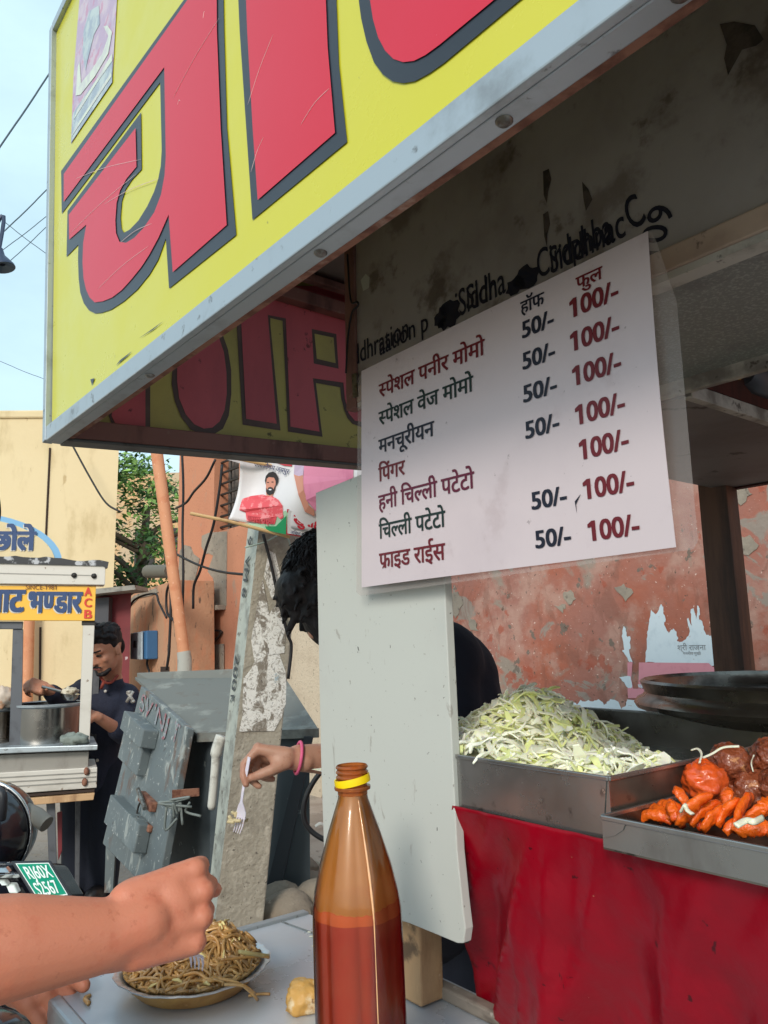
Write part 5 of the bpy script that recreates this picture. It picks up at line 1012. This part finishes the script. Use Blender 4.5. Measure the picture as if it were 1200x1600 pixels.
# ================================================================== FOOD ON THE STALL
def tray(nm, lab, l0, l1, r0, r1, z0, z1, lip, mm=M_tray):
    """open steel tray; l0 > l1"""
    t = thing(nm, lab, 'tray', W((l0+l1)/2, (r0+r1)/2, z0)); k = .0016
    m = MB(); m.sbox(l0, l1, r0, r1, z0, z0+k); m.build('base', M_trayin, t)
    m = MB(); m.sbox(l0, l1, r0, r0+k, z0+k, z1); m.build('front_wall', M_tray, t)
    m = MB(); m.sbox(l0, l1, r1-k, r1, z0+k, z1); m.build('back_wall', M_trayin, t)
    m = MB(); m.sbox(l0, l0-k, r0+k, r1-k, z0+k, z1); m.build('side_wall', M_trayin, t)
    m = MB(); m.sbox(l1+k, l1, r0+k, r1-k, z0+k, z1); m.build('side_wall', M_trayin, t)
    m = MB(); a = (W(l0, r0, z1), W(l1, r0, z1), W(l1, r1, z1), W(l0, r1, z1))
    for i in range(4): m.beam(a[i], a[(i+1) % 4], lip, lip*1.3)
    m.build('rolled_rim', M_tray, t, bevel=.001)
    return t
ta = PR(951, 1217, .606); l1 = ta.dot(LD)
deep = tray('deep_tray', 'deep steel tray heaped with shredded cabbage', .88, l1, .606, 1.15, 1.268, ta.z, .0035)
m = MB(); m.slab([PR(x, y, .6055) for x, y in ((903,1208),(948,1216),(944,1288),(926,1272),(905,1250))], -RD*.0008); m.build('corner_plate', M_tray, deep)
sh_z = PR(940, 1277, .585).z; sl1 = PR(940, 1277, .585).dot(LD)
shal = tray('shallow_tray', 'shallow steel tray of orange potato wedges and fried balls', sl1, -.40, .585, .93, 1.2665, sh_z, .0035)
m = MB(); m.slab([PR(x, y, .5845) for x, y in ((942,1279),(978,1286),(974,1297),(962,1305),(944,1309))], -RD*.0008); m.build('corner_fold', M_tray, shal)
# ---- cabbage
M_cab1 = mat('cabbage_shreds', S(252, 250, 222), .4, layers=[(9, .42, .66, S(255, 254, 244), .85), (16, .60, .72, S(238, 240, 170), .7)], isl=.10, sss=.2)
M_cab2 = mat('cabbage_green_shreds', S(236, 240, 168), .4, layers=[(12, .5, .7, S(248, 248, 210), .8)], isl=.12, sss=.2)
r = random.Random(21); m = MB()
pc = PR(835, 1140, .83); HL, HR = pc.dot(LD), pc.dot(RD)
zb_ = 1.272; zp = PR(835, 1088, .83).z
def hgt(l, q):
    a = (l-HL); d = (q-HR); w1 = .105 if a > 0 else .058
    h = (zp-zb_)*math.exp(-(a/w1)**2*.9-(d/.13)**2*.8)
    h2 = (1.332-zb_)*math.exp(-((l-(HL-.01))/.16)**4-((q-.70)/.10)**4) if a > -.07 else (1.322-zb_)*math.exp(-((l-(HL-.01))/.15)**4-((q-.70)/.09)**4)*.8
    h3 = .046*math.exp(-((l-(l1+.07))/.09)**2-((q-.72)/.10)**2)
    return max(h, h2, h3)
m.grid(lambda u, v: W(HL+.22-(.22+HL-l1-.006)*u, .612+.41*v, zb_+max(.0015, hgt(HL+.22-(.22+HL-l1-.006)*u, .612+.41*v)-.014)), 40, 40)
def shred(p, n, L, wd, mi):
    n = n.normalized(); t = n.orthogonal().normalized(); t.rotate(Matrix.Rotation(r.uniform(0, 6.28), 3, n)); s = n.cross(t)
    k = 7; cv = r.uniform(-.5, .5); bw_ = r.uniform(-.35, .6); tw = r.uniform(-1.2, 1.2); vs = []; th = r.uniform(.0007, .0013)
    for i in range(k+1):
        x = (i/k-.5); q = p+t*(L*x)+s*(L*cv*x*x*1.4)+n*(L*(bw_*(.25-x*x))+.002*math.sin(x*9+tw)); a = tw*x*1.6; sd = s*math.cos(a)+n*math.sin(a); up = n*math.cos(a)-s*math.sin(a); ww = wd*(1-.5*abs(2*x)**3)
        vs += [q-sd*ww+up*th, q+sd*ww+up*th, q+sd*ww-up*th, q-sd*ww-up*th]
    fs = [(3, 2, 1, 0), (4*k, 4*k+1, 4*k+2, 4*k+3)]
    for i in range(k):
        o = i*4
        for j in range(4): fs.append((o+j, o+(j+1) % 4, o+4+(j+1) % 4, o+4+j))
    m.m = mi; m.add(vs, fs)
n_ = 0
while n_ < 1500:
    l = HL+r.uniform(-.24, .19); q = r.uniform(.612, 1.02); h = hgt(l, q)
    if h < .010 or l < l1+.008 or (zb_+h < ta.z+.004 and q < .636): continue
    e = .01; gl = (hgt(l+e, q)-h)/e; gr = (hgt(l, q+e)-h)/e; n = ZD-LD*gl-RD*gr+V((r.gauss(0, .35), r.gauss(0, .35), 0))
    shred(W(l, q, zb_+h+r.uniform(-.006, .006)), n, r.uniform(.020, .058), (r.uniform(.0014, .0056)*r.uniform(.6, 1) if r.random() > .14 else r.uniform(.005, .009)), 1 if r.random() < .25 else 0); n_ += 1
for k in range(30):
    l = HL+r.uniform(-.14, .08); shred(W(l, .622+r.uniform(-.003, .006), ta.z+r.uniform(.002, .012)), -RD*.5+ZD+V((r.gauss(0, .25), 0, r.gauss(0, .25))), r.uniform(.02, .045), r.uniform(.0014, .003), r.randint(0, 1))
o = tag(m.build('shredded_cabbage', [M_cab1, M_cab2], smooth='auto'), 'heap of pale green shredded cabbage in the deep steel tray', 'cabbage', kind='stuff')
# ---- potato wedges and balls
M_wdg = mat('chilli_potato', S(238, 104, 24), .3, layers=[(30, .45, .64, S(218, 62, 14), .85), (60, .6, .7, S(246, 150, 60), .7), (22, .60, .68, S(130, 24, 10), .75)], isl=.22, bump=.8, bscale=110, bdist=.005, coat=.2, sss=.1)
M_bal1 = mat('fried_ball_orange', S(232, 92, 34), .3, layers=[(26, .50, .66, S(178, 44, 18), .85), (60, .62, .7, S(240, 130, 50), .7)], bump=.5, bscale=90, bdist=.004, coat=.5)
M_bal2 = mat('fried_ball_dark', S(142, 72, 44), .34, layers=[(24, .45, .6, S(92, 40, 26), .9), (70, .56, .66, S(206, 140, 88), .75)], bump=1, bscale=70, bdist=.010, coat=.45)
def ball(px, py, rp, z, mm, lab, seed):
    c = PZ(px, py, z); y = (c-CAM).dot(CROT @ V((0, 0, -1))); R_ = rp*y/FPX; m = MB(); m.ell((0, 0, 0), R_, R_, R_*.96, n=56, m=40)
    m.v = [c+p*(1+.12*mnoise.noise(p/R_*2+V((seed, 0, 0)))+.09*mnoise.noise(p/R_*5+V((0, seed, 0)))+.05*mnoise.noise(p/R_*11)) for p in m.v]; tag(m.build('fried_ball', mm, smooth=True), lab, 'fried ball', 'fried balls in the shallow tray')
ball(1101, 1221, 34, 1.305, M_bal1, 'bright orange fried ball, the only light coloured one in the tray', 1); ball(1141, 1194, 33, 1.318, M_bal2, 'brown fried ball with a cabbage shred on top, behind the bright orange one', 2)
ball(1207, 1185, 34, 1.322, M_bal2, 'topmost dark fried ball at the right edge of the picture', 3); ball(1172, 1232, 34, 1.296, M_bal2, 'dark lumpy fried ball just behind the potato wedges', 4); ball(1126, 1240, 30, 1.290, M_bal2, 'dark fried ball half hidden behind the bright orange ball', 5); ball(1216, 1228, 30, 1.302, M_bal2, 'dark fried ball at the right edge, below the topmost ball', 6)
r = random.Random(14)
def wedge(x0, y0, x1, y1, z0, z1, wd, seed, up=.006):
    a, b_ = PZ(x0, y0, z0), PZ(x1, y1, z1); m = MB(); d = b_-a; mid = (a+b_)/2+ZD*up
    pts = crom([a, a.lerp(mid, .5)+ZD*.002, mid, mid.lerp(b_, .5)+ZD*.002, b_], 4); k = len(pts)
    sk = r.uniform(-.5, .5); m.tube(pts, [wd*.86*(.40+.60*math.sin(math.pi*(.08+.84*i/(k-1))))*(1+sk*(i/(k-1)-.5))*(1+.12*r.uniform(-1, 1)) for i in range(k)], 12, flat=r.uniform(.5, .75))
    m.v = [p*1.0+(p-mid).normalized()*.0016*mnoise.noise(p*170+V((seed, 0, 0)))+V((0, 0, .0015*mnoise.noise(p*260))) for p in m.v]
    tag(m.build('potato_wedge', M_wdg, smooth=True), 'glossy orange potato wedge in the heap along the shallow tray front', 'potato wedge', 'orange potato wedges in the shallow tray')
for i, q in enumerate(((988,1266,1030,1276,1.282,1.282,.006),(1000,1280,1050,1287,1.282,1.282,.0065),(1012,1268,1052,1284,1.286,1.284,.006),(1024,1262,1070,1276,1.290,1.288,.0065),(1052,1236,1076,1268,1.308,1.292,.0062),(1060,1290,1112,1246,1.288,1.310,.0085),(1042,1262,1056,1282,1.296,1.288,.006),(1080,1292,1128,1262,1.285,1.298,.0075),(1098,1298,1142,1272,1.284,1.294,.008),(1134,1240,1140,1272,1.306,1.292,.0075),(1122,1292,1158,1254,1.286,1.304,.007),(1146,1298,1176,1246,1.286,1.306,.008),(1132,1302,1180,1296,1.282,1.284,.007),(1154,1304,1206,1300,1.290,1.292,.0095),(1168,1284,1212,1272,1.292,1.298,.008),(1186,1270,1226,1262,1.300,1.302,.007),(1066,1284,1096,1296,1.282,1.281,.006),(1032,1284,1068,1292,1.281,1.281,.006),(1110,1262,1134,1276,1.292,1.288,.006),(1196,1304,1240,1306,1.288,1.288,.008),(1210,1290,1250,1288,1.294,1.294,.008))):
    wedge(*q, seed=i*5.3)
M_bit = mat('white_cabbage_bit', S(238, 232, 208), .35, sss=.2)
for pts, lab in (([(1064,1268,1.302),(1070,1258,1.308),(1074,1266,1.304),(1082,1272,1.302)], 'small white cabbage piece on the middle potato wedges'), ([(1150,1290,1.306),(1166,1282,1.308),(1178,1284,1.308),(1192,1278,1.308)], 'curled white cabbage piece on the right potato wedges'), ([(1080,1172,1.335),(1090,1170,1.337),(1096,1178,1.334),(1093,1192,1.328)], 'hooked white cabbage shred hanging on the tray divider'), ([(1098,1184,1.336),(1112,1178,1.340),(1130,1168,1.346),(1155,1166,1.348)], 'long white cabbage shred lying across the brown ball'), ([(1178,1180,1.33),(1174,1192,1.322),(1177,1206,1.314)], 'short white cabbage shred between two dark balls')):
    m = MB(); m.tube(crom([PZ(*p) for p in pts]), .0026 if 'piece' in lab else .0013, 8, flat=.5); tag(m.build('cabbage_bit', M_bit, smooth=True), lab, 'cabbage bit')
# ---- wok with a second pan nested
M_wok = mat('black_iron', S(128, 122, 114), .28, .85, layers=[(10, .45, .7, S(52, 46, 42), .9), (30, .62, .68, S(140, 128, 114), .6)], bump=.2, rvar=.1)
wc = PZ(1292, 1072, 1.356); wr = 268*wc.y/FPX
wok = thing('iron_pan', 'wide black iron pan resting behind the steel trays', 'pan', wc-ZD*.085)
m = MB(); m.lathe([(wr*.60, -.085), (wr*.98, -.040), (wr*1.035, -.034), (wr*1.05, -.026), (wr*1.03, -.018), (wr*1.0, -.014), (wr*.985, -.008), (wr*1.0, .004), (wr*1.01, .010), (wr*.99, .014), (wr*.965, .008), (wr*.95, -.012), (wr*.9, -.030)], wc, 64, fn=lambda a, r_, h: r_*(1+.006*math.sin(3*a+1)+.004*math.sin(7*a))); m.build('outer_ring', M_wok, wok, smooth='auto')
m = MB(); m.lathe([(wr*.955, -.010), (wr*.80, -.018), (wr*.72, -.022), (.004, -.026)], wc, 48); m.build('inner_plate', M_pot, wok, smooth='auto')
# ---- sauce bottle
bx = PZ(567, 1700, TZ); bx = V((PY(566, 1500, .765).x, .765, TZ+.0005))
bot = thing('sauce_bottle', 'open clear plastic bottle half full of red sauce on the steel shelf', 'sauce bottle', bx)
ax_ = V((ray(565, 1500).x, ray(565, 1500).y, 0)).normalized()
bz = (ZD-V((ax_.y, -ax_.x, 0))*.022).normalized(); bxx = V((ax_.y, -ax_.x, 0)); bxx = (bxx-bz*bxx.dot(bz)).normalized(); BAX = (bxx, bz.cross(bxx), bz)
topz = PY(552, 1199, .765).z-bx.z
def zz(py): return PY(560, py, .765).z-bx.z
rb = .0425
prof = [(rb*.80, .0), (rb*.96, .004), (rb, .014), (rb, .06), (rb*.985, .075), (rb, .09), (rb, zz(1440)), (rb*.985, zz(1412)), (rb*.94, zz(1390)), (rb*.815, zz(1350)), (rb*.60, zz(1300)), (rb*.41, zz(1262)), (rb*.335, zz(1246)), (rb*.325, zz(1240))]
def facet(a, r_, h):
    k = max(0, min(1, (h-.03)/.03))*max(0, min(1, (zz(1256)-h)/.02)); t = (a+.35) % (math.pi/4)-math.pi/8
    return r_*(1-k*.045*(1-abs(math.cos(4*(a+.35)))**.7*1.0) + k*.02*(math.cos(math.pi/8)/math.cos(t)-1)*3)
M_pet = bpy.data.materials.new('bottle_plastic'); M_pet.use_nodes = True
def thin(m_, tint, film, famt, rough=.08):
    t = m_.node_tree; N = t.nodes; K = t.links.new; out = N['Material Output']; N.remove(N['Principled BSDF'])
    tr = N.new('ShaderNodeBsdfTransparent'); tr.inputs[0].default_value = (*tint, 1)
    df = N.new('ShaderNodeBsdfDiffuse'); df.inputs[0].default_value = (*film, 1); tl = N.new('ShaderNodeBsdfTranslucent'); tl.inputs[0].default_value = (*film, 1)
    a = N.new('ShaderNodeMixShader'); a.inputs[0].default_value = .5; K(df.outputs[0], a.inputs[1]); K(tl.outputs[0], a.inputs[2])
    co = N.new('ShaderNodeTexCoord'); nz_ = N.new('ShaderNodeTexNoise'); nz_.inputs['Scale'].default_value = 26; nz_.inputs['Detail'].default_value = 4; K(co.outputs['Object'], nz_.inputs['Vector'])
    mr = N.new('ShaderNodeMapRange'); mr.inputs['To Min'].default_value = famt-.16; mr.inputs['To Max'].default_value = famt+.16; K(nz_.outputs['Fac'], mr.inputs['Value'])
    b_ = N.new('ShaderNodeMixShader'); K(mr.outputs[0], b_.inputs[0]); K(tr.outputs[0], b_.inputs[1]); K(a.outputs[0], b_.inputs[2])
    gl = N.new('ShaderNodeBsdfGlossy'); gl.inputs['Roughness'].default_value = rough; fr_ = N.new('ShaderNodeFresnel'); fr_.inputs[0].default_value = 1.5
    c_ = N.new('ShaderNodeMixShader'); K(fr_.outputs[0], c_.inputs[0]); K(b_.outputs[0], c_.inputs[1]); K(gl.outputs[0], c_.inputs[2]); K(c_.outputs[0], out.inputs[0])
thin(M_pet, (1, .97, .93), S(236, 180, 130), .02, .06)
m = MB(); m.lathe(prof, bx, 96, fn=facet, ax=BAX); m.build('body', M_pet, bot, smooth='auto')
M_sau = mat('red_sauce', S(170, 54, 32), .4, layers=[(12, .45, .7, S(156, 42, 24), .7)], sss=.15)
zs = zz(1421)
sp_ = [(rb*.78, .004), (rb*.955, .012), (rb*.955, .06), (rb*.955, zs-.012), (rb*.95, zs), (rb*.5, zs-.002), (.0005, zs-.003)]
m = MB(); m.lathe(sp_, bx, 96, fn=lambda a, r_, h: facet(a, r_, h)*.992, ax=BAX); m.build('sauce', M_sau, bot, smooth='auto')
M_film = bpy.data.materials.new('sauce_film'); M_film.use_nodes = True; thin(M_film, (1.0, .80, .46), S(255, 168, 76), .74, .3)
m = MB(); m.lathe([(rb*.955, zs+.0005)]+[(q*.965, h) for q, h in prof if h > zs+.004], bx, 96, fn=lambda a, r_, h: facet(a, r_, h)*.99, ax=BAX); m.build('sauce_film', M_film, bot, smooth='auto')
m = MB(); sa = math.atan2(-.93, .36)  # pale tube added along the bottle to paint in the bright sky reflection
def streak_pt(h, q): return bx+BAX[0]*(q*math.cos(sa))+BAX[1]*(q*math.sin(sa))+BAX[2]*h
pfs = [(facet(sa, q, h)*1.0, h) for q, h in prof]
sm_ = crom([streak_pt(h, q) for q, h in pfs[3:-1]], 5); m.tube(sm_, [.0003+.0009*math.exp(-((i/(len(sm_)-1)-.62)/.22)**2)+.00025*math.sin(i*.9)**2 for i in range(len(sm_))], 6); m.build('highlight_streak', mat('highlight_plastic', S(236, 180, 130), .1, coat=1), bot, smooth=True)
def smr(u, v):
    a = 2*math.pi*u; h = zs-.002+v*(.006+.010*(.5+.5*mnoise.noise(V((math.cos(a)*1.6, math.sin(a)*1.6, 4))))+.003*mnoise.noise(V((math.cos(a)*7, math.sin(a)*7, 1)))); q = facet(a, rb*.962*(1-max(0, h-zz(1412))*1.6), h)*.992
    return bx+BAX[0]*(q*math.cos(a))+BAX[1]*(q*math.sin(a))+BAX[2]*h
m = MB(); m.grid(smr, 120, 4); m.build('sauce_smear', mat('sauce_smear', S(204, 92, 44), .4), bot, smooth=True)
# thin film left above the level, threaded neck, yellow tamper ring
nk0 = zz(1240); m = MB(); rn = .0142
pr_ = [(rn, nk0), (rn, nk0+.004), (rn*1.20, nk0+.0045), (rn*1.22, nk0+.006), (rn*1.20, nk0+.0075), (rn*.99, nk0+.008), (rn*.99, nk0+.014)]
h0 = nk0+.014
for k in range(3): pr_ += [(rn, h0+.0045*k), (rn*1.09, h0+.0045*k+.0012), (rn*1.09, h0+.0045*k+.0022), (rn, h0+.0045*k+.0036)]
pr_ += [(rn*.99, topz-.002), (rn*1.0, topz), (rn*.88, topz), (rn*.86, topz-.004), (rn*.86, nk0)]
M_neck = bpy.data.materials.new('neck_plastic'); M_neck.use_nodes = True; thin(M_neck, (.96, .62, .34), S(226, 132, 66), .55, .12)
m.lathe(pr_, bx, 48, ax=BAX); m.build('threaded_neck', M_neck, bot, smooth='auto')
M_yr = mat('yellow_cap_ring', S(250, 214, 0), .4)
tx = V((ax_.y, -ax_.x, 0)); zx = (ZD-tx*.20).normalized(); xx = (tx+ZD*.20).normalized()
m = MB(); m.lathe([(rn*1.10, -.0032), (rn*1.20, -.0034), (rn*1.22, .0), (rn*1.20, .0034), (rn*1.10, .0034), (rn*1.10, -.0032)], bx+bz*(nk0+.0125), 40, ax=(xx, zx.cross(xx), zx)); m.build('cap_ring', M_yr, bot, smooth='auto')
# ---- noodle plate
np_ = PZ(302, 1526, TZ+.012); nc = V((np_.x, np_.y, TZ+.0008))
M_foil = mat('foil_bowl', S(206, 206, 208), .3, .75, layers=[(20, .5, .7, S(176, 172, 168), .7)], bump=.5, bscale=70, bdist=.004)
M_foilo = mat('golden_foil_outside', S(206, 160, 92), .42, .3, layers=[(24, .45, .65, S(176, 124, 66), .8), (50, .62, .7, S(226, 190, 140), .7)], bump=.3)
rp_ = 106*(nc.y)/FPX; plate = thing('foil_bowl', 'small foil bowl with golden sides holding brown noodles', 'bowl', nc)
wv = lambda a, r_, h: r_*(1+(.012*math.sin(a*9)+.008*math.sin(a*23+1))*min(1, h/.02))
m = MB(); m.lathe([(.002, 0), (rp_*.66, 0), (rp_*.74, .003), (rp_*.93, .021), (rp_*.97, .024)], nc, 72, fn=wv); m.build('outside', M_foilo, plate, smooth='auto')
m = MB(); m.lathe([(rp_*.965, .0235), (rp_*1.03, .0265), (rp_*1.035, .0285), (rp_*.98, .0275), (rp_*.93, .0255), (rp_*.74, .006), (.002, .004)], nc, 72, fn=wv); m.build('foil_lining', M_foil, plate, smooth='auto')
M_nood = mat('soy_noodles', S(186, 142, 84), .32, layers=[(40, .45, .7, S(150, 104, 56), .8), (18, .55, .7, S(216, 178, 116), .8)], isl=.32, coat=.35)
r = random.Random(33); m = MB()
def nh(x, y):
    q = math.hypot(x, y)/rp_; base = .016+.016*max(0, 1-q*q)
    return base+.030*math.exp(-((x-.030)/.042)**2-((y-.030)/.05)**2)+.012*math.exp(-((x+.025)/.05)**2-((y-.01)/.05)**2)
for k in range(300):
    a = r.uniform(0, 6.28); q = rp_*.86*math.sqrt(r.random()); x, y = math.cos(a)*q, math.sin(a)*q; hd = r.uniform(0, 6.28); cur = r.gauss(0, 75); n = r.randint(14, 34); dz = r.uniform(-.012, .004); pts = []
    ph = r.uniform(0, 6); am = r.uniform(.001, .006)
    for i in range(n):
        if math.hypot(x, y) > rp_*.86: hd = math.atan2(-y, -x)+r.uniform(-1, 1)
        z = nh(x, y)+dz+am*math.sin(ph+i*.55); pts.append(nc+V((x, y, max(z, .009+max(0, math.hypot(x, y)/rp_-.70)*.10)))); hd += cur*.005+r.gauss(0, .08); x += math.cos(hd)*.0055; y += math.sin(hd)*.0055
    m.tube(pts, r.uniform(.0017, .0024), 7)
def overhang(pts, rr=.0019): m.tube(crom([PZ(px, py, TZ+z) for px, py, z in pts], 6), rr, 7)
overhang([(340,1528,.04),(372,1536,.032),(392,1550,.018),(402,1562,.003)]); overhang([(350,1538,.034),(380,1540,.03),(398,1552,.014)], .002); overhang([(388,1556,.003),(405,1553,.003),(422,1553,.003)], .0018); overhang([(345,1500,.05),(380,1496,.044),(405,1494,.04),(420,1496,.034)])
overhang([(200,1534,.03),(225,1528,.034),(250,1530,.034)]); 
tag(m.build('noodles', M_nood, smooth=True), 'tangle of brown fried noodles heaped in the foil bowl', 'noodles', kind='stuff')
M_vg = mat('noodle_vegetables', S(226, 206, 140), .35, isl=.15); m = MB()
for k in range(26):
    a = r.uniform(0, 6.28); q = rp_*.85*math.sqrt(r.random()); x, y = math.cos(a)*q, math.sin(a)*q; z = nh(x, y)+.005; d = V((r.gauss(0, 1), r.gauss(0, 1), r.gauss(0, .4))).normalized(); p = nc+V((x, y, z)); L_ = r.uniform(.008, .02); m.tube([p-d*L_/2, p+ZD*.002, p+d*L_/2], [.0014, .0024, .0012], 6, flat=.5)
overhang([(373,1487,.056),(392,1490,.05),(406,1492,.042),(419,1494,.034)], .0026)
tag(m.build('vegetable_strips', M_vg, smooth=True), 'pale cabbage and carrot strips mixed through the brown noodles', 'vegetables', kind='stuff')
m = MB(); m.tube(crom([PZ(140, 1556, TZ+.003), PZ(133, 1561, TZ+.004), PZ(139, 1568, TZ+.003)]), .0030, 7); tag(m.build('food_crumb', M_nood, smooth=True), 'brown crumb of food beside the thumb on the shelf corner', 'crumb')
# ---- bitten dumpling
c = PZ(473, 1560, TZ+.011); m = MB(); m.ell((0, 0, 0), .030, .025, .020, n=40, m=26)
def momo(p):
    q = p/.03; f = 1.02+.20*mnoise.noise(q*1.5+V((4, 0, 0)))+.12*mnoise.noise(q*3.5)+.05*mnoise.noise(q*8)
    p = p*f
    if p.x < -.012: p = V((-.012+(p.x+.012)*.35+.004*mnoise.noise(q*6), p.y, p.z))
    return c+V((p.x, p.y, max(p.z, -.0105)))
m.v = [momo(p) for p in m.v]
tag(m.build('bitten_dumpling', mat('browned_dumpling', S(206, 158, 84), .5, layers=[(36, .48, .62, S(226, 206, 170), .85), (60, .62, .68, S(110, 66, 26), .8), (28, .60, .68, S(160, 104, 44), .7)], bump=.6, bscale=120, bdist=.003), smooth=True), 'bitten browned dumpling lying beside the sauce bottle', 'dumpling')
for px, py in ((487, 1463), (491, 1478), (484, 1456)):
    m = MB(); m.ell(PZ(px, py, TZ+.0012), .004, .003, .0008, n=12, m=6); tag(m.build('white_speck', M_bit, smooth=True), 'tiny white food speck on the steel shelf by the bottle', 'crumb', 'white specks on the shelf')
# ================================================================== PARKED TWO-WHEELERS
M_gls = mat('gloss_black', S(22, 24, 34), .14, layers=[(5, .5, .7, S(34, 38, 52), .5)], coat=.6)
M_mblk = mat('matt_black_plastic', S(38, 40, 46), .5); M_chr_ = mat('chrome', S(190, 190, 192), .14, 1); M_pgr = mat('number_plate_green', S(0, 142, 112), .6, spec=.2); M_pwh = mat('number_plate_white', S(226, 236, 232), .4)
sc = thing('scooter', 'parked black scooter with a green number plate at the left edge', 'scooter', PY(-60, 1700, 2.35))
YS = 2.25
m = MB(); c = PY(-28, 1300, YS+.12); m.ell(c, .15, .16, .145, n=32, m=20); sc1 = organic(m, 'front_cowl', M_gls, sc, .008, 2)
m = MB(); m.tube([c+V((math.cos(t)*.153, -.02, math.sin(t)*.148)) for t in [2*math.pi*k/40 for k in range(41)]], .006, 6, cap=False); m.build('cowl_trim', M_chr_, sc, smooth=True)
m = MB(); m.tube(crom([PY(-10,1232,YS-.04), PY(3,1240,YS-.06), PY(4,1262,YS-.06), PY(2,1280,YS-.05)]), .012, 8); m.build('brake_lever', M_mblk, sc, smooth=True)
m = MB(); m.tube([PY(20,1258,YS+.15), PY(58,1276,YS+.12), PY(73,1288,YS+.11)], [.024,.026,.024], 12); m.build('handlebar_grip', mat('grip_grey', S(120, 118, 112), .7), sc, smooth='auto')
pln = [PY(24,1349,YS-.20), PY(76,1348,YS-.20), PY(106,1398,YS-.26), PY(60,1406,YS-.26)]
nn = (pln[1]-pln[0]).cross(pln[3]-pln[0]).normalized(); nn = nn if nn.y < 0 else -nn
cc = sum(pln, V((0,0,0)))/4
m = MB(); m.slab([cc+(p-cc)*1.22-nn*.004 for p in pln], -nn*.02); m.build('plate_holder', M_mblk, sc, bevel=.004)
m = MB(); m.slab([cc+(p-cc)*1.0 for p in pln], -nn*.003); plo = m.build('number_plate', M_pwh, sc)
m = MB(); m.slab([cc+(p-cc)*.94+nn*.0008 for p in pln], -nn*.001); m.build('plate_face', M_pgr, plo)
def ptx(s, u0, v0, u1, v1, h):
    q = lambda u, v: pln[0]*(1-u)*(1-v)+pln[1]*u*(1-v)+pln[2]*u*v+pln[3]*(1-u)*v
    P, Q = q(u0, v0), q(u1, v1); ex = Q-P; wd = ex.length; ex.normalize(); ey = -((q(.5, 1)-q(.5, 0)).normalized()); b = MB(); letter(b, s, P, ex, ey, nn, width=wd, sy=h, bold=.02, lift=.0025); b.build('lettering', M_pwh, plo)
ptx('RJ60X', .14, .46, .90, .46, .062); ptx('S2567', .12, .92, .84, .92, .062)
m = MB(); m.slab([PY(x, y, YS-.14) for x, y in ((-120,1345),(22,1346),(60,1412),(-120,1425))], V((0,.35,-.1))); m.build('front_apron', M_gls, sc, bevel=.02, seg=4)
for x0, y0, x1, y1, mm in ((-30,1356,8,1364,M_chr_),(-20,1372,30,1366,M_chr_),(8,1382,22,1396,M_pwh),(-4,1376,6,1384,M_pwh)): m = MB(); m.slab([PY(x0,y0,YS-.17), PY(x1,y0,YS-.17), PY(x1+6,y1,YS-.18), PY(x0+6,y1,YS-.18)], V((0,.02,0))); m.build('trim_strip', mm, sc, bevel=.003)
m = MB(); c = PY(40, 1560, YS+.10)
m.tube([c+V((0, math.cos(t)*.20, math.sin(t)*.20)) for t in [2*math.pi*k/30 for k in range(31)]], .045, 10, cap=False); m.build('front_wheel', M_mblk, sc, smooth=True)
m = MB(); m.grid(lambda u, v: c+V(((v-.5)*.13, math.cos(-.3+u*2.6)*.265, math.sin(-.3+u*2.6)*.265)), 18, 6); m.build('front_fender', M_mblk, sc, smooth=True, solid=.006)
m = MB(); m.cap((-1.35, 2.35, .75), .14, (-1.9, 2.45, .78), .15); m.cap((-1.28, 2.33, .5), .1, (-1.28, 2.3, .9), .12); m.cap((-1.3, 2.35, .35), .1, (-2.0, 2.45, .4), .12); organic(m, 'bodywork', M_gls, sc, .015, 3)
m = MB(); m.tube([V((-2.05, 2.45+math.cos(t)*.20, .22+math.sin(t)*.20)) for t in [2*math.pi*k/30 for k in range(31)]], .045, 10, cap=False); m.build('rear_wheel', M_mblk, sc, smooth=True)
mc = thing('motorcycle', 'dark parked motorcycle with a chrome rail under the foreground arm', 'motorcycle', (-1.0, 1.7, 0))
m = MB(); q = PY(20, 1660, 1.62); m.cap(q+V((-.05, 0, -.02)), .11, q+V((-.5, .2, .02)), .12); m.cap(q+V((.0, .0, -.12)), .09, q+V((-.4, .2, -.16)), .12); organic(m, 'seat', M_gls, mc, .012, 3)
m = MB(); m.tube(crom([PY(x, y, 1.42) for x, y in ((22,1552),(34,1574),(52,1588),(61,1586),(58,1577),(40,1560),(33,1548))], 6), .0035, 8); m.tube(crom([PY(x, y, 1.42) for x, y in ((30,1545),(50,1575),(75,1592),(100,1600))], 6), .006, 8); m.tube([PY(34,1552,1.43), PY(52,1578,1.43)], .010, 8); m.build('chrome_rail', M_chr_, mc, smooth=True)
for x in (-.62, -1.5):
    m = MB(); m.tube([V((x-.25, 1.75+.3*0, .29))+V((math.cos(t)*.27, .1*math.cos(t), math.sin(t)*.27)) for t in [2*math.pi*k/30 for k in range(31)]], .04, 10, cap=False); m.build('wheel', M_mblk, mc, smooth=True)
